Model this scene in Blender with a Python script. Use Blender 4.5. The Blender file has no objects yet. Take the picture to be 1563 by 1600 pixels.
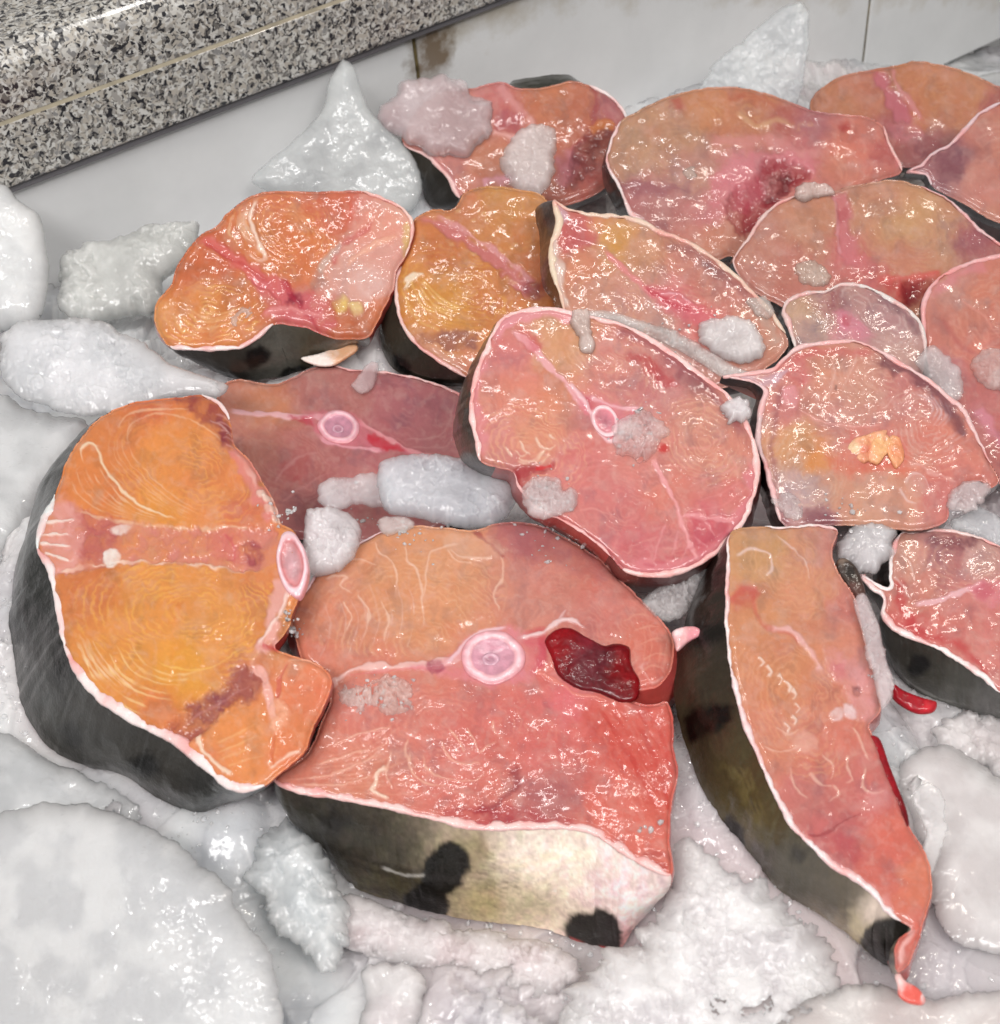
import bpy, math, random
import numpy as np

# ------------------------------------------------------------------ camera, light, exposure
S = bpy.context.scene
C = S.collection
CAM_H, PITCH, FPX, PW, PH = 0.48, math.radians(42), 2100.0, 1563.0, 1600.0
cam_d = bpy.data.cameras.new('camera')
cam_d.sensor_fit = 'VERTICAL'
cam_d.sensor_height = 36.0
cam_d.lens = FPX / PH * 36.0
cam_d.clip_start = 0.01
cam_d.clip_end = 60.0
cam_d.dof.use_dof = True
cam_d.dof.focus_distance = 0.66
cam_d.dof.aperture_fstop = 17
cam = bpy.data.objects.new('camera', cam_d)
cam.location = (0, 0, CAM_H)
cam.rotation_euler = (math.pi / 2 - PITCH, 0, 0)
C.objects.link(cam)
S.camera = cam

wd = bpy.data.worlds.new('World')
S.world = wd
wd.use_nodes = True
wd.node_tree.nodes['Background'].inputs[0].default_value = (1.0, 0.975, 0.95, 1)
wd.node_tree.nodes['Background'].inputs[1].default_value = 0.20

def area_lamp(name, loc, aim, sx, sy, power, color):
    d = bpy.data.lights.new(name, 'AREA')
    d.shape = 'RECTANGLE'; d.size = sx; d.size_y = sy
    d.energy = power; d.color = color
    o = bpy.data.objects.new(name, d)
    o.location = loc
    v = np.array(aim, float) - np.array(loc, float)
    v /= np.linalg.norm(v)
    o.rotation_euler = (math.acos(-v[2]), 0, math.atan2(v[1], v[0]) - math.pi / 2)
    C.objects.link(o)
    return o

for lx, ly, lw, pw, lc in ((-0.40, 0.72, 1.60, 2.6, (1.0, 0.98, 0.96)), (0.08, 0.80, 1.65, 2.6, (1.0, 0.97, 0.94)), (0.50, 0.68, 1.60, 2.6, (1.0, 0.92, 0.82))):
    area_lamp('tube_lamp', (lx, ly, lw), (lx * .6, ly, 0), 0.035, 0.35, pw, lc)
area_lamp('front_lamp', (-0.6, -0.55, 1.45), (0, 0.7, 0.05), 0.8, 0.35, 21.0, (1.0, 0.98, 0.97))
area_lamp('front_lamp', (0.55, -0.50, 1.45), (0, 0.7, 0.05), 0.6, 0.35, 15.0, (1.0, 0.97, 0.95))

S.view_settings.view_transform = 'Standard'
S.view_settings.look = 'None'
S.view_settings.exposure = -0.06
S.view_settings.gamma = 1.0
S.view_settings.use_curve_mapping = False
S.render.engine = 'CYCLES'
S.cycles.use_denoising = True
S.cycles.max_bounces = 8
S.cycles.diffuse_bounces = 3
S.cycles.glossy_bounces = 3
S.cycles.transmission_bounces = 6
S.cycles.caustics_reflective = False
S.cycles.caustics_refractive = False

# ------------------------------------------------------------------ camera-independent maths helpers
sP, cP = math.sin(PITCH), math.cos(PITCH)
EYE = np.array([0, 0, CAM_H])
FWD = np.array([0, cP, -sP]); UP = np.array([0, sP, cP]); RT = np.array([1.0, 0, 0])

def rays(px, py):
    px = np.asarray(px, float); py = np.asarray(py, float)
    return FWD + ((px - PW / 2) / FPX)[..., None] * RT - ((py - PH / 2) / FPX)[..., None] * UP

def onto(px, py, p0, n):
    d = rays(px, py)
    t = ((p0 - EYE) @ n) / (d @ n)
    return EYE + d * t[..., None]

class Plane:
    """a surface standing in the scene: through the point above pixel (ax, ay) at height h, leaning by tilt and roll"""
    def __init__(self, ax, ay, h, tilt=0, roll=0):
        t, r = math.radians(tilt), math.radians(roll)
        self.n = np.array([math.sin(r) * math.cos(t), -math.sin(t), math.cos(r) * math.cos(t)])
        d = rays(ax, ay)
        self.p0 = EYE + d * ((h - CAM_H) / d[2])
        self.s = float(np.dot(self.p0 - EYE, FWD)) / FPX      # metres per photo pixel here
    def lift(self, dz):
        q = object.__new__(Plane); q.n = self.n; q.p0 = self.p0 + self.n * dz; q.s = self.s
        return q
    def at(self, x, y):
        return onto(x, y, self.p0, self.n)

def lin(c):
    c = np.asarray(c, float) / 255.0
    return np.where(c <= 0.04045, c / 12.92, ((c + 0.055) / 1.055) ** 2.4)

def _hash(ix, iy, seed):
    h = (ix.astype(np.int64) * 374761393 + iy.astype(np.int64) * 668265263 + seed * 974634777) & 0xFFFFFFFF
    h = ((h ^ (h >> 13)) * 1274126177) & 0xFFFFFFFF
    h = ((h ^ (h >> 16)) * 2246822519) & 0xFFFFFFFF
    return ((h ^ (h >> 15)) & 0xFFFFFF) / float(0xFFFFFF)

def vnoise(x, y, seed=0):
    x = np.asarray(x, float); y = np.asarray(y, float)
    ix, iy = np.floor(x), np.floor(y)
    fx, fy = x - ix, y - iy
    ux, uy = fx * fx * fx * (fx * (fx * 6 - 15) + 10), fy * fy * fy * (fy * (fy * 6 - 15) + 10)
    a = _hash(ix, iy, seed); b = _hash(ix + 1, iy, seed)
    c = _hash(ix, iy + 1, seed); d = _hash(ix + 1, iy + 1, seed)
    return (a + (b - a) * ux + (c - a) * uy + (a - b - c + d) * ux * uy) * 2 - 1

def fbm(x, y, seed=0, oct=4, gain=0.5):
    s = 0; a = 1.0; t = 0
    ca, sa = math.cos(0.65), math.sin(0.65)
    for k in range(oct):
        s = s + a * vnoise(x, y, seed + k * 17); t += a
        x, y = (x * ca - y * sa) * 2.03 + 3.1, (x * sa + y * ca) * 2.03 + 1.7
        a *= gain
    return s / t

def worley(x, y, seed=0):
    """distance to nearest and second nearest scattered point, and an id of the nearest"""
    ix, iy = np.floor(x), np.floor(y)
    d1 = np.full(x.shape, 9.0); d2 = np.full(x.shape, 9.0); cid = np.zeros(x.shape)
    for a in (-1, 0, 1):
        for b in (-1, 0, 1):
            jx, jy = ix + a, iy + b
            d = np.hypot(jx + _hash(jx, jy, seed) - x, jy + _hash(jx, jy, seed + 5) - y)
            near = d < d1
            d2 = np.where(near, d1, np.minimum(d2, d))
            cid = np.where(near, _hash(jx, jy, seed + 9), cid)
            d1 = np.where(near, d, d1)
    return d1, d2, cid

def facets(x, y, seed=0):
    """broken-crystal relief: every cell is a flat facet with its own height and tilt (about -1..1), and the edge distance"""
    ix, iy = np.floor(x), np.floor(y)
    d1 = np.full(x.shape, 9.0); d2 = np.full(x.shape, 9.0); h = np.zeros(x.shape)
    for a in (-1, 0, 1):
        for b in (-1, 0, 1):
            jx, jy = ix + a, iy + b
            vx, vy = x - jx - _hash(jx, jy, seed), y - jy - _hash(jx, jy, seed + 5)
            d = np.hypot(vx, vy)
            hh = (_hash(jx, jy, seed + 9) - .5) + 1.5 * (vx * (_hash(jx, jy, seed + 21) - .5) + vy * (_hash(jx, jy, seed + 33) - .5))
            near = d < d1
            d2 = np.where(near, d1, np.minimum(d2, d)); h = np.where(near, hh, h); d1 = np.where(near, d, d1)
    return h, d2 - d1

def sstep(a, b, x):
    t = np.clip((x - a) / (b - a), 0, 1)
    return t * t * (3 - 2 * t)

def catmull(P, closed, step=3.0):
    P = np.asarray(P, float)
    n = len(P)
    out = []
    rng = range(n) if closed else range(n - 1)
    for i in rng:
        if closed:
            p0, p1, p2, p3 = P[(i - 1) % n], P[i], P[(i + 1) % n], P[(i + 2) % n]
        else:
            p1, p2 = P[i], P[i + 1]
            p0 = P[i - 1] if i > 0 else 2 * p1 - p2
            p3 = P[i + 2] if i + 2 < n else 2 * p2 - p1
        L = np.hypot(*(p2 - p1)[:2])
        k = max(1, int(round(L / step)))
        # centripetal parametrisation keeps sharp corners free of loops
        def tj(ti, a, b): return ti + max(1e-3, np.hypot(*(b - a)[:2])) ** 0.5
        t0 = 0; t1 = tj(t0, p0, p1); t2 = tj(t1, p1, p2); t3 = tj(t2, p2, p3)
        t = np.linspace(t1, t2, k, endpoint=False)[:, None]
        A1 = (t1 - t) / (t1 - t0) * p0 + (t - t0) / (t1 - t0) * p1
        A2 = (t2 - t) / (t2 - t1) * p1 + (t - t1) / (t2 - t1) * p2
        A3 = (t3 - t) / (t3 - t2) * p2 + (t - t2) / (t3 - t2) * p3
        B1 = (t2 - t) / (t2 - t0) * A1 + (t - t0) / (t2 - t0) * A2
        B2 = (t3 - t) / (t3 - t1) * A2 + (t - t1) / (t3 - t1) * A3
        out.append((t2 - t) / (t2 - t1) * B1 + (t - t1) / (t2 - t1) * B2)
    r = np.concatenate(out)
    if not closed: r = np.vstack([r, P[-1]])
    return r

def poly_sd(X, Y, P):
    """signed distance (positive inside), nearest boundary point and its fractional index"""
    P = np.asarray(P, float)[:, :2]
    Q = np.roll(P, -1, 0)
    best = np.full(X.shape, 1e9); bx = np.zeros(X.shape); by = np.zeros(X.shape)
    ins = np.zeros(X.shape, bool)
    for (x1, y1), (x2, y2) in zip(P, Q):
        dx, dy = x2 - x1, y2 - y1
        L = dx * dx + dy * dy + 1e-12
        t = np.clip(((X - x1) * dx + (Y - y1) * dy) / L, 0, 1)
        qx, qy = x1 + t * dx, y1 + t * dy
        d = (X - qx) ** 2 + (Y - qy) ** 2
        m = d < best
        best = np.where(m, d, best); bx = np.where(m, qx, bx); by = np.where(m, qy, by)
        if y1 != y2:
            c = ((y1 > Y) != (y2 > Y)) & (X < dx * (Y - y1) / (dy if dy else 1e-9) + x1)
            ins ^= c
    d = np.sqrt(best)
    return np.where(ins, d, -d), bx, by

def line_dist(X, Y, P):
    P = np.asarray(P, float)
    seg = np.hypot(*(P[1:] - P[:-1]).T); cum = np.concatenate([[0], np.cumsum(seg)]); tot = cum[-1] + 1e-9
    best = np.full(X.shape, 1e9); bt = np.zeros(X.shape)
    for i in range(len(P) - 1):
        x1, y1 = P[i]; dx, dy = P[i + 1] - P[i]
        t = np.clip(((X - x1) * dx + (Y - y1) * dy) / (dx * dx + dy * dy + 1e-12), 0, 1)
        d = (X - x1 - t * dx) ** 2 + (Y - y1 - t * dy) ** 2
        m = d < best
        best = np.where(m, d, best); bt = np.where(m, (cum[i] + t * seg[i]) / tot, bt)
    return np.sqrt(best), bt

# ------------------------------------------------------------------ mesh helpers
def make_obj(name, V, F, mat, parent=None, col=None, smooth=True, loc=None):
    """one mesh object from numpy arrays; its origin is put at loc (or the parent's place)"""
    V = np.asarray(V, float)
    if parent is not None: org = world_loc(parent)
    elif loc is not None: org = np.asarray(loc, float)
    else: org = V.mean(0)
    me = bpy.data.meshes.new(name)
    F = [np.asarray(f) for f in F] if isinstance(F, list) else F
    me.vertices.add(len(V))
    me.vertices.foreach_set('co', (V - org).astype(np.float32).ravel())
    if isinstance(F, np.ndarray):
        cnt = np.full(len(F), F.shape[1]); flat = F.ravel()
    else:
        cnt = np.array([len(f) for f in F]); flat = np.concatenate(F)
    me.loops.add(len(flat)); me.loops.foreach_set('vertex_index', flat.astype(np.int32))
    me.polygons.add(len(cnt))
    st = np.concatenate([[0], np.cumsum(cnt)[:-1]])
    me.polygons.foreach_set('loop_start', st.astype(np.int32))
    me.polygons.foreach_set('loop_total', cnt.astype(np.int32))
    me.polygons.foreach_set('use_smooth', np.full(len(cnt), smooth))
    me.update(calc_edges=True); me.validate()
    if col is not None:
        a = me.color_attributes.new('Col', 'FLOAT_COLOR', 'POINT')
        c4 = np.ones((len(V), 4), np.float32); c4[:, :np.shape(col)[1]] = np.clip(col, 0, 1)
        a.data.foreach_set('color', c4.ravel())
    o = bpy.data.objects.new(name, me)
    me.materials.append(mat)
    C.objects.link(o)
    if parent is not None:
        o.parent = parent
    else:
        o.location = org
    return o

def child_of(o, parent):
    """make o (already in world place) a sub-part of parent without moving it"""
    off = world_loc(parent)
    o.parent = parent
    o.location = tuple(np.array(o.location) - off)

def world_loc(o):
    p = np.array(o.location)
    while o.parent is not None:
        o = o.parent; p = p + np.array(o.location)
    return p

def tag(o, label=None, cat=None, group=None, kind=None):
    if label: o['label'] = label
    if cat: o['category'] = cat
    if group: o['group'] = group
    if kind: o['kind'] = kind
    return o

def empty(name, loc):
    o = bpy.data.objects.new(name, None)
    o.location = loc; o.empty_display_size = 0.02
    C.objects.link(o)
    return o

def orient(F, V, n):
    """flip the faces so that they look along n on average"""
    a, b, c = V[F[:, 0]], V[F[:, 1]], V[F[:, 2]]
    if (np.cross(b - a, c - a) @ n).sum() < 0: F = F[:, ::-1].copy()
    return F

def grid_in(P, g):
    """quad grid filling the outline P (pixels), its border snapped onto the outline"""
    P = np.asarray(P)[:, :2]
    x0, y0 = P.min(0) - g; x1, y1 = P.max(0) + g
    nx, ny = int((x1 - x0) / g) + 2, int((y1 - y0) / g) + 2
    X, Y = np.meshgrid(x0 + np.arange(nx) * g, y0 + np.arange(ny) * g)
    X, Y = X.ravel(), Y.ravel()
    sd, bx, by = poly_sd(X, Y, P)
    keep = sd > -0.75 * g
    snap = keep & (sd < 0.45 * g)
    X = np.where(snap, bx, X); Y = np.where(snap, by, Y); sd = np.where(snap, 0.0, sd)
    idx = np.arange(nx * ny).reshape(ny, nx)
    q = np.stack([idx[:-1, :-1], idx[1:, :-1], idx[1:, 1:], idx[:-1, 1:]], -1).reshape(-1, 4)
    q = q[keep[q].all(1)]
    q = q[~(snap[q].all(1))] if len(q) > 50 else q
    used = np.unique(q); rm = np.full(nx * ny, -1); rm[used] = np.arange(len(used))
    return X[used], Y[used], sd[used], rm[q]

# ------------------------------------------------------------------ materials
def new_mat(name):
    m = bpy.data.materials.new(name); m.use_nodes = True
    nt = m.node_tree
    return m, nt, nt.nodes['Principled BSDF']

def setp(b, **k):
    names = dict(rough='Roughness', sss='Subsurface Weight', sss_r='Subsurface Radius', sss_s='Subsurface Scale',
                 coat='Coat Weight', coat_r='Coat Roughness', ior='IOR', trans='Transmission Weight', metal='Metallic',
                 spec='Specular IOR Level', base='Base Color', coat_ior='Coat IOR')
    for a, v in k.items(): b.inputs[names[a]].default_value = v

def node(nt, t, **k):
    n = nt.nodes.new(t)
    for a, v in k.items():
        if a in n.inputs.keys(): n.inputs[a].default_value = v
        else: setattr(n, a, v)
    return n

def bump_chain(nt, layers):
    """chain of object-space noise bumps: (kind, scale, strength, distance)"""
    tc = node(nt, 'ShaderNodeTexCoord')
    prev = None
    for lay in layers:
        kind, sc, st, dist = lay[:4]
        if kind in ('noise', 'smooth'):
            t = node(nt, 'ShaderNodeTexNoise', Scale=sc, Detail=3.0 if kind == 'noise' else 0.0, Roughness=0.55); outp = t.outputs['Fac']
        else:                                                        # scattered small beads of water
            t = node(nt, 'ShaderNodeTexVoronoi', Scale=sc)
            sp = node(nt, 'ShaderNodeSeparateColor'); nt.links.new(t.outputs['Color'], sp.inputs[0])
            dm = node(nt, 'ShaderNodeMapRange', interpolation_type='SMOOTHSTEP'); nt.links.new(t.outputs['Distance'], dm.inputs['Value'])
            dm.inputs['From Min'].default_value = .48; dm.inputs['From Max'].default_value = .05
            gt = node(nt, 'ShaderNodeMapRange'); nt.links.new(sp.outputs[0], gt.inputs['Value'])
            gt.inputs['From Min'].default_value = .45; gt.inputs['From Max'].default_value = .95
            ml = node(nt, 'ShaderNodeMath', operation='MULTIPLY'); nt.links.new(dm.outputs['Result'], ml.inputs[0]); nt.links.new(gt.outputs['Result'], ml.inputs[1])
            outp = ml.outputs[0]
        nt.links.new(tc.outputs['Object'], t.inputs['Vector'])
        b = node(nt, 'ShaderNodeBump', Strength=st, Distance=dist)
        if len(lay) > 4:                                             # rougher in some places than in others
            t2 = node(nt, 'ShaderNodeTexNoise', Scale=lay[4], Detail=2.0); nt.links.new(tc.outputs['Object'], t2.inputs['Vector'])
            mr = node(nt, 'ShaderNodeMapRange'); nt.links.new(t2.outputs['Fac'], mr.inputs['Value'])
            mr.inputs['From Min'].default_value = .44; mr.inputs['From Max'].default_value = .72
            mr.inputs['To Min'].default_value = st * .12; mr.inputs['To Max'].default_value = st
            nt.links.new(mr.outputs['Result'], b.inputs['Strength'])
        nt.links.new(outp, b.inputs['Height'])
        if prev is not None: nt.links.new(prev.outputs['Normal'], b.inputs['Normal'])
        prev = b
    return prev.outputs['Normal']
def bumps(nt, bsdf, layers, coat=None):
    nt.links.new(bump_chain(nt, layers), bsdf.inputs['Normal'])
    nt.links.new(bump_chain(nt, coat or layers), bsdf.inputs['Coat Normal'])

def vcol(nt, bsdf):
    a = node(nt, 'ShaderNodeVertexColor', layer_name='Col')
    nt.links.new(a.outputs['Color'], bsdf.inputs['Base Color'])
    return a

def mat_flesh():
    m, nt, b = new_mat('wet_flesh'); vcol(nt, b)
    setp(b, rough=0.45, sss=0.32, sss_r=(1.0, 0.6, 0.45), sss_s=0.004, coat=0.8, coat_r=0.09, coat_ior=1.40, ior=1.36, spec=0.35)
    bumps(nt, b, [('noise', 900, 0.25, 0.0004)], [('smooth', 60, 0.2, 0.003), ('smooth', 240, 0.05, 0.0010), ('beads', 520, 0.85, 0.0006, 30)])
    return m
def mat_rim():
    m, nt, b = new_mat('pale_fat'); vcol(nt, b)
    setp(b, rough=0.40, sss=0.25, sss_r=(1.0, 0.5, 0.4), sss_s=0.003, coat=0.7, coat_r=0.1, coat_ior=1.38)
    bumps(nt, b, [('noise', 500, 0.4, 0.0008), ('noise', 1300, 0.35, 0.0004)], [('smooth', 600, 0.6, 0.0008)])
    return m
def mat_skin():
    m, nt, b = new_mat('wet_fish_skin'); vcol(nt, b)
    setp(b, rough=0.32, coat=0.55, coat_r=0.10, coat_ior=1.38, spec=0.25)
    bumps(nt, b, [('noise', 130, 0.25, 0.002), ('noise', 900, 0.4, 0.0005)], [('smooth', 130, 0.3, 0.002), ('smooth', 500, 0.35, 0.0006)])
    return m
def mat_clot():
    m, nt, b = new_mat('dark_blood'); vcol(nt, b)
    setp(b, rough=0.35, sss=0.15, sss_r=(1.0, 0.1, 0.1), sss_s=0.003, coat=0.5, coat_r=0.08, coat_ior=1.36, spec=.25)
    bumps(nt, b, [('noise', 300, 0.15, 0.001)], [('smooth', 160, 0.25, 0.0015), ('smooth', 600, 0.35, 0.0005)])
    return m
def mat_bone():
    m, nt, b = new_mat('wet_cartilage'); vcol(nt, b)
    setp(b, rough=0.3, sss=0.5, sss_r=(1.0, 0.6, 0.6), sss_s=0.004, coat=0.6, coat_r=0.12)
    bumps(nt, b, [('noise', 600, 0.25, 0.0006)])
    return m
def mat_ice(name, see, edge_see, rough, grain, gs, scat=.018):
    """ice: milky scattering body that lets some of what is behind it through where it is thin, wet grainy surface"""
    m, nt, b = new_mat(name); vc = vcol(nt, b)
    setp(b, rough=rough, ior=1.31, sss=1.0, sss_r=(0.94, 1.0, 1.03), sss_s=scat, coat=1.0, coat_r=0.085, coat_ior=1.38, spec=.35)
    bumps(nt, b, [('noise', 120, 0.2, 0.002), ('noise', gs, grain * .4, 0.0007)], [('smooth', 80, 0.18, 0.0025), ('smooth', gs * .6, .25, 0.0010, 40), ('beads', gs * .9, min(1.0, grain * 1.2), 0.0008, 22)])
    if edge_see:
        tr = node(nt, 'ShaderNodeBsdfTransparent'); tr.inputs[0].default_value = (.97, .98, .98, 1)
        mx = node(nt, 'ShaderNodeMixShader')
        mr = node(nt, 'ShaderNodeMapRange'); nt.links.new(vc.outputs['Alpha'], mr.inputs['Value'])
        mr.inputs['To Min'].default_value = edge_see; mr.inputs['To Max'].default_value = see
        nt.links.new(mr.outputs['Result'], mx.inputs[0])
        nt.links.new(b.outputs[0], mx.inputs[1]); nt.links.new(tr.outputs[0], mx.inputs[2])
        nt.links.new(mx.outputs[0], nt.nodes['Material Output'].inputs['Surface'])
    return m
M_FLESH, M_RIM, M_SKIN, M_CLOT, M_BONE = mat_flesh(), mat_rim(), mat_skin(), mat_clot(), mat_bone()
M_ICE = mat_ice('cloudy_ice', 0.0, 0.35, 0.34, 0.8, 520, .03)
M_HAZY = mat_ice('hazy_ice', 0.30, 0.85, 0.30, 0.9, 560, .006)
M_CLEAR = mat_ice('clear_ice', 0.55, 0.92, 0.25, 0.9, 560, .003)
M_SNOW = mat_ice('grainy_ice', 0.0, 0.5, 0.32, 1.0, 600, .02)
M_BED = mat_ice('crushed_ice', 0.0, 0.0, 0.32, 0.9, 560, .02)
M_CRUMB = mat_ice('ice_crumbs', 0.30, 0.30, 0.2, 0.4, 600, .002)

# ------------------------------------------------------------------ painting the marks a surface really has
class Paint:
    """colour (linear) and height (pixels) of points given in photo pixels; seed makes the grain"""
    def __init__(self, X, Y, seed):
        self.X, self.Y, self.seed = X, Y, seed
        self.col = np.zeros((len(X), 3)); self.h = np.zeros(len(X)); self.pw = 2.0; self.solid = False; self.fleshy = False
        self.wx = fbm(X / 22, Y / 22, seed + 1, 3); self.wy = fbm(X / 22, Y / 22, seed + 2, 3)
        self.fx = vnoise(X / 5.0, Y / 5.0, seed + 3); self.fy = vnoise(X / 5.0, Y / 5.0, seed + 4)
    def base(self, blobs):
        num = 0; den = 0
        X = self.X + self.wx * 14 + self.fx * 2; Y = self.Y + self.wy * 14 + self.fy * 2
        for x, y, r, c in blobs:
            w = 1.0 / (((X - x) ** 2 + (Y - y) ** 2) / r ** 2 + 0.12) ** self.pw
            num = num + w[:, None] * (lin(c) * .87 + .13 * lin((236, 190, 172)) if self.fleshy else lin(c)); den = den + w[:, None]
        self.col = num / den
    def mix(self, idx, m, c, h=0):
        m = m[:, None]
        self.col[idx] = self.col[idx] * (1 - m) + lin(c) * m
        if h: self.h[idx] += h * m[:, 0]
    def near(self, pts, pad):
        p = np.asarray(pts, float)
        return np.nonzero((self.X > p[:, 0].min() - pad) & (self.X < p[:, 0].max() + pad) &
                          (self.Y > p[:, 1].min() - pad) & (self.Y < p[:, 1].max() + pad))[0]
    def line(self, pts, c, w=2.0, w1=None, a=0.8, h=0.0, soft=1.7, warp=3.0, broken=0.0, smooth=True):
        w *= 1.15; w1 = None if w1 is None else w1 * 1.15
        P = catmull(pts, False, 6) if smooth and len(pts) > 2 else np.asarray(pts, float)
        i = self.near(P, w * 2 + 10 + warp)
        if not len(i): return
        X = self.X[i] + self.wx[i] * warp * 1.2 + self.fx[i] * warp * .12; Y = self.Y[i] + self.wy[i] * warp * 1.2 + self.fy[i] * warp * .12
        d, t = line_dist(X, Y, P)
        ww = w + ((w if w1 is None else w1) - w) * t
        ww = ww * (0.75 + 0.5 * vnoise(X / 14, Y / 14, self.seed + 31))
        if w < 3.2: a = a * .8
        if w < 3.2: ww = ww * (.35 + .75 * np.sqrt(np.clip(np.sin(math.pi * t), 0, 1)))
        m = sstep(ww + soft, ww - soft, d) * a
        m = m * np.clip(np.minimum(t, 1 - t) * 14 + 0.15, 0, 1)
        if broken: m = m * np.clip(0.75 + broken * 1.6 * vnoise(X / 17, Y / 17, self.seed + 33), 0, 1)
        self.mix(i, m, c, h)
    def patch(self, pts, c, a=0.8, soft=5.0, warp=5.0, h=0.0, mott=0.3, smooth=True):
        P = catmull(pts, True, 6) if smooth else np.asarray(pts, float)
        i = self.near(P, soft + warp * 2 + 4)
        if not len(i): return
        X = self.X[i] + self.wx[i] * warp * 1.5 + self.fx[i] * warp * .5; Y = self.Y[i] + self.wy[i] * warp * 1.5 + self.fy[i] * warp * .5
        sd, _, _ = poly_sd(X, Y, P)
        m = sstep(-soft, soft, sd) * a
        if mott and not self.solid: m = m * np.clip(1 - mott + mott * 1.8 * fbm(X / 16, Y / 16, self.seed + 41, 3), 0, 1)
        self.mix(i, m, c, h)
    def fam(self, A, B, n, c, w=1.4, a=0.55, h=0.0, broken=0.4, warp=3.0, jit=0.25):
        A = catmull(A, False, 6); B = catmull(B, False, 6)
        k = 24
        def rs(P):
            s = np.concatenate([[0], np.cumsum(np.hypot(*(P[1:] - P[:-1]).T))]); u = np.linspace(0, s[-1], k)
            return np.stack([np.interp(u, s, P[:, 0]), np.interp(u, s, P[:, 1])], 1)
        A, B = rs(A), rs(B)
        rg = random.Random(self.seed * 7 + n)
        for j in range(n):
            f = (j + (rg.random() - .5) * 2 * jit) / max(1, n - 1)
            L = A + (B - A) * f
            s0, s1 = rg.randint(0, 4), k - rg.randint(0, 4)
            self.line(L[s0:s1:2], c, w * (0.7 + .6 * rg.random()), None, a * .85 * (0.7 + .5 * rg.random()), h, 1.3, warp * .7, broken)
    def rings(self, cx, cy, ax, ay, ang, rr, sp, c, a=0.2, region=None, h=0.0, power=3):
        """fine growth rings of muscle: stripes around (cx, cy) out to rr times the half axes, sp pixels apart"""
        i = self.near([(cx - max(ax, ay) * rr, cy - max(ax, ay) * rr), (cx + max(ax, ay) * rr, cy + max(ax, ay) * rr)], 2)
        if not len(i): return
        ca, sa = math.cos(math.radians(ang)), math.sin(math.radians(ang))
        X = self.X[i] + self.wx[i] * 9 - cx; Y = self.Y[i] + self.wy[i] * 9 - cy
        u = (X * ca + Y * sa) / ax; v = (-X * sa + Y * ca) / ay
        r = np.hypot(u, v)
        ph = r * min(ax, ay) / sp + 0.5 * self.wx[i] + .18 * self.fx[i]
        s = (0.5 + 0.5 * np.cos(2 * math.pi * ph)) ** power
        m = s * a * 1.25 * sstep(rr, rr * .8, r) * np.clip(0.55 + 1.3 * fbm(self.X[i] / 30, self.Y[i] / 30, self.seed + 51, 2), 0, 1)
        if region is not None:
            sd, _, _ = poly_sd(self.X[i], self.Y[i], catmull(region, True, 8)); m = m * sstep(-3, 6, sd)
        self.mix(i, m, c, h * 2.2)
    def mottle(self, amp=0.12, sc=30, fine=0.06, hue=.7):
        amp *= .8
        if self.fleshy: self.milk()
        n = fbm(self.X / sc, self.Y / sc, self.seed + 61, 4)
        n2 = fbm(self.X / 4.5, self.Y / 4.5, self.seed + 62, 2)
        self.col *= (1 + amp * n + fine * n2)[:, None]
        n3 = fbm(self.X / (sc * 1.4), self.Y / (sc * 1.4), self.seed + 63, 3)
        self.col *= 1 + hue * np.stack([amp * .15 * n3, -amp * .5 * n3, amp * .3 * n3], 1)
    def milk(self):
        """uneven flesh: milky, redder and duller patches a few millimetres across"""
        X, Y, s = self.X + self.wx * 8, self.Y + self.wy * 8, self.seed
        a = np.clip(1.7 * fbm(X / 26, Y / 20, s + 101, 4) - .12, 0, 1)[:, None]
        b = np.clip(1.8 * fbm(X / 34, Y / 34, s + 111, 4) - .15, 0, 1)[:, None]
        c = np.clip(1.8 * fbm(X / 22, Y / 30, s + 121, 4) - .15, 0, 1)[:, None]
        d = np.clip(2.2 * fbm(X / 9, Y / 9, s + 131, 3) - .2, 0, 1)[:, None]
        self.col = self.col + a * .22 * (np.array([.70, .45, .36]) - self.col)
        self.col = self.col * (1 - b * np.array([.04, .13, .14])) * (1 - c * np.array([.20, .16, .08]))
        self.col = self.col + d * .16 * (np.array([.80, .50, .40]) - self.col)
    def frost(self, dens=0.12, c=(250, 225, 215), a=0.5, h=0.8):
        d1, d2, cid = worley(self.X / 5.2, self.Y / 5.2, self.seed + 71)
        cl = fbm(self.X / 40, self.Y / 40, self.seed + 72, 3)
        m = (cid < dens * (1 + 1.6 * cl)) * sstep(0.36, 0.12, d1)
        self.mix(np.arange(len(m)), m * a, c, h)

CONTACT = []
# ------------------------------------------------------------------ one cut fish steak
def ring_index(P, pts):
    """how the resampled outline runs through its traced points"""
    return [int(np.argmin((P[:, 0] - p[0]) ** 2 + (P[:, 1] - p[1]) ** 2)) for p in pts]

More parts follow.
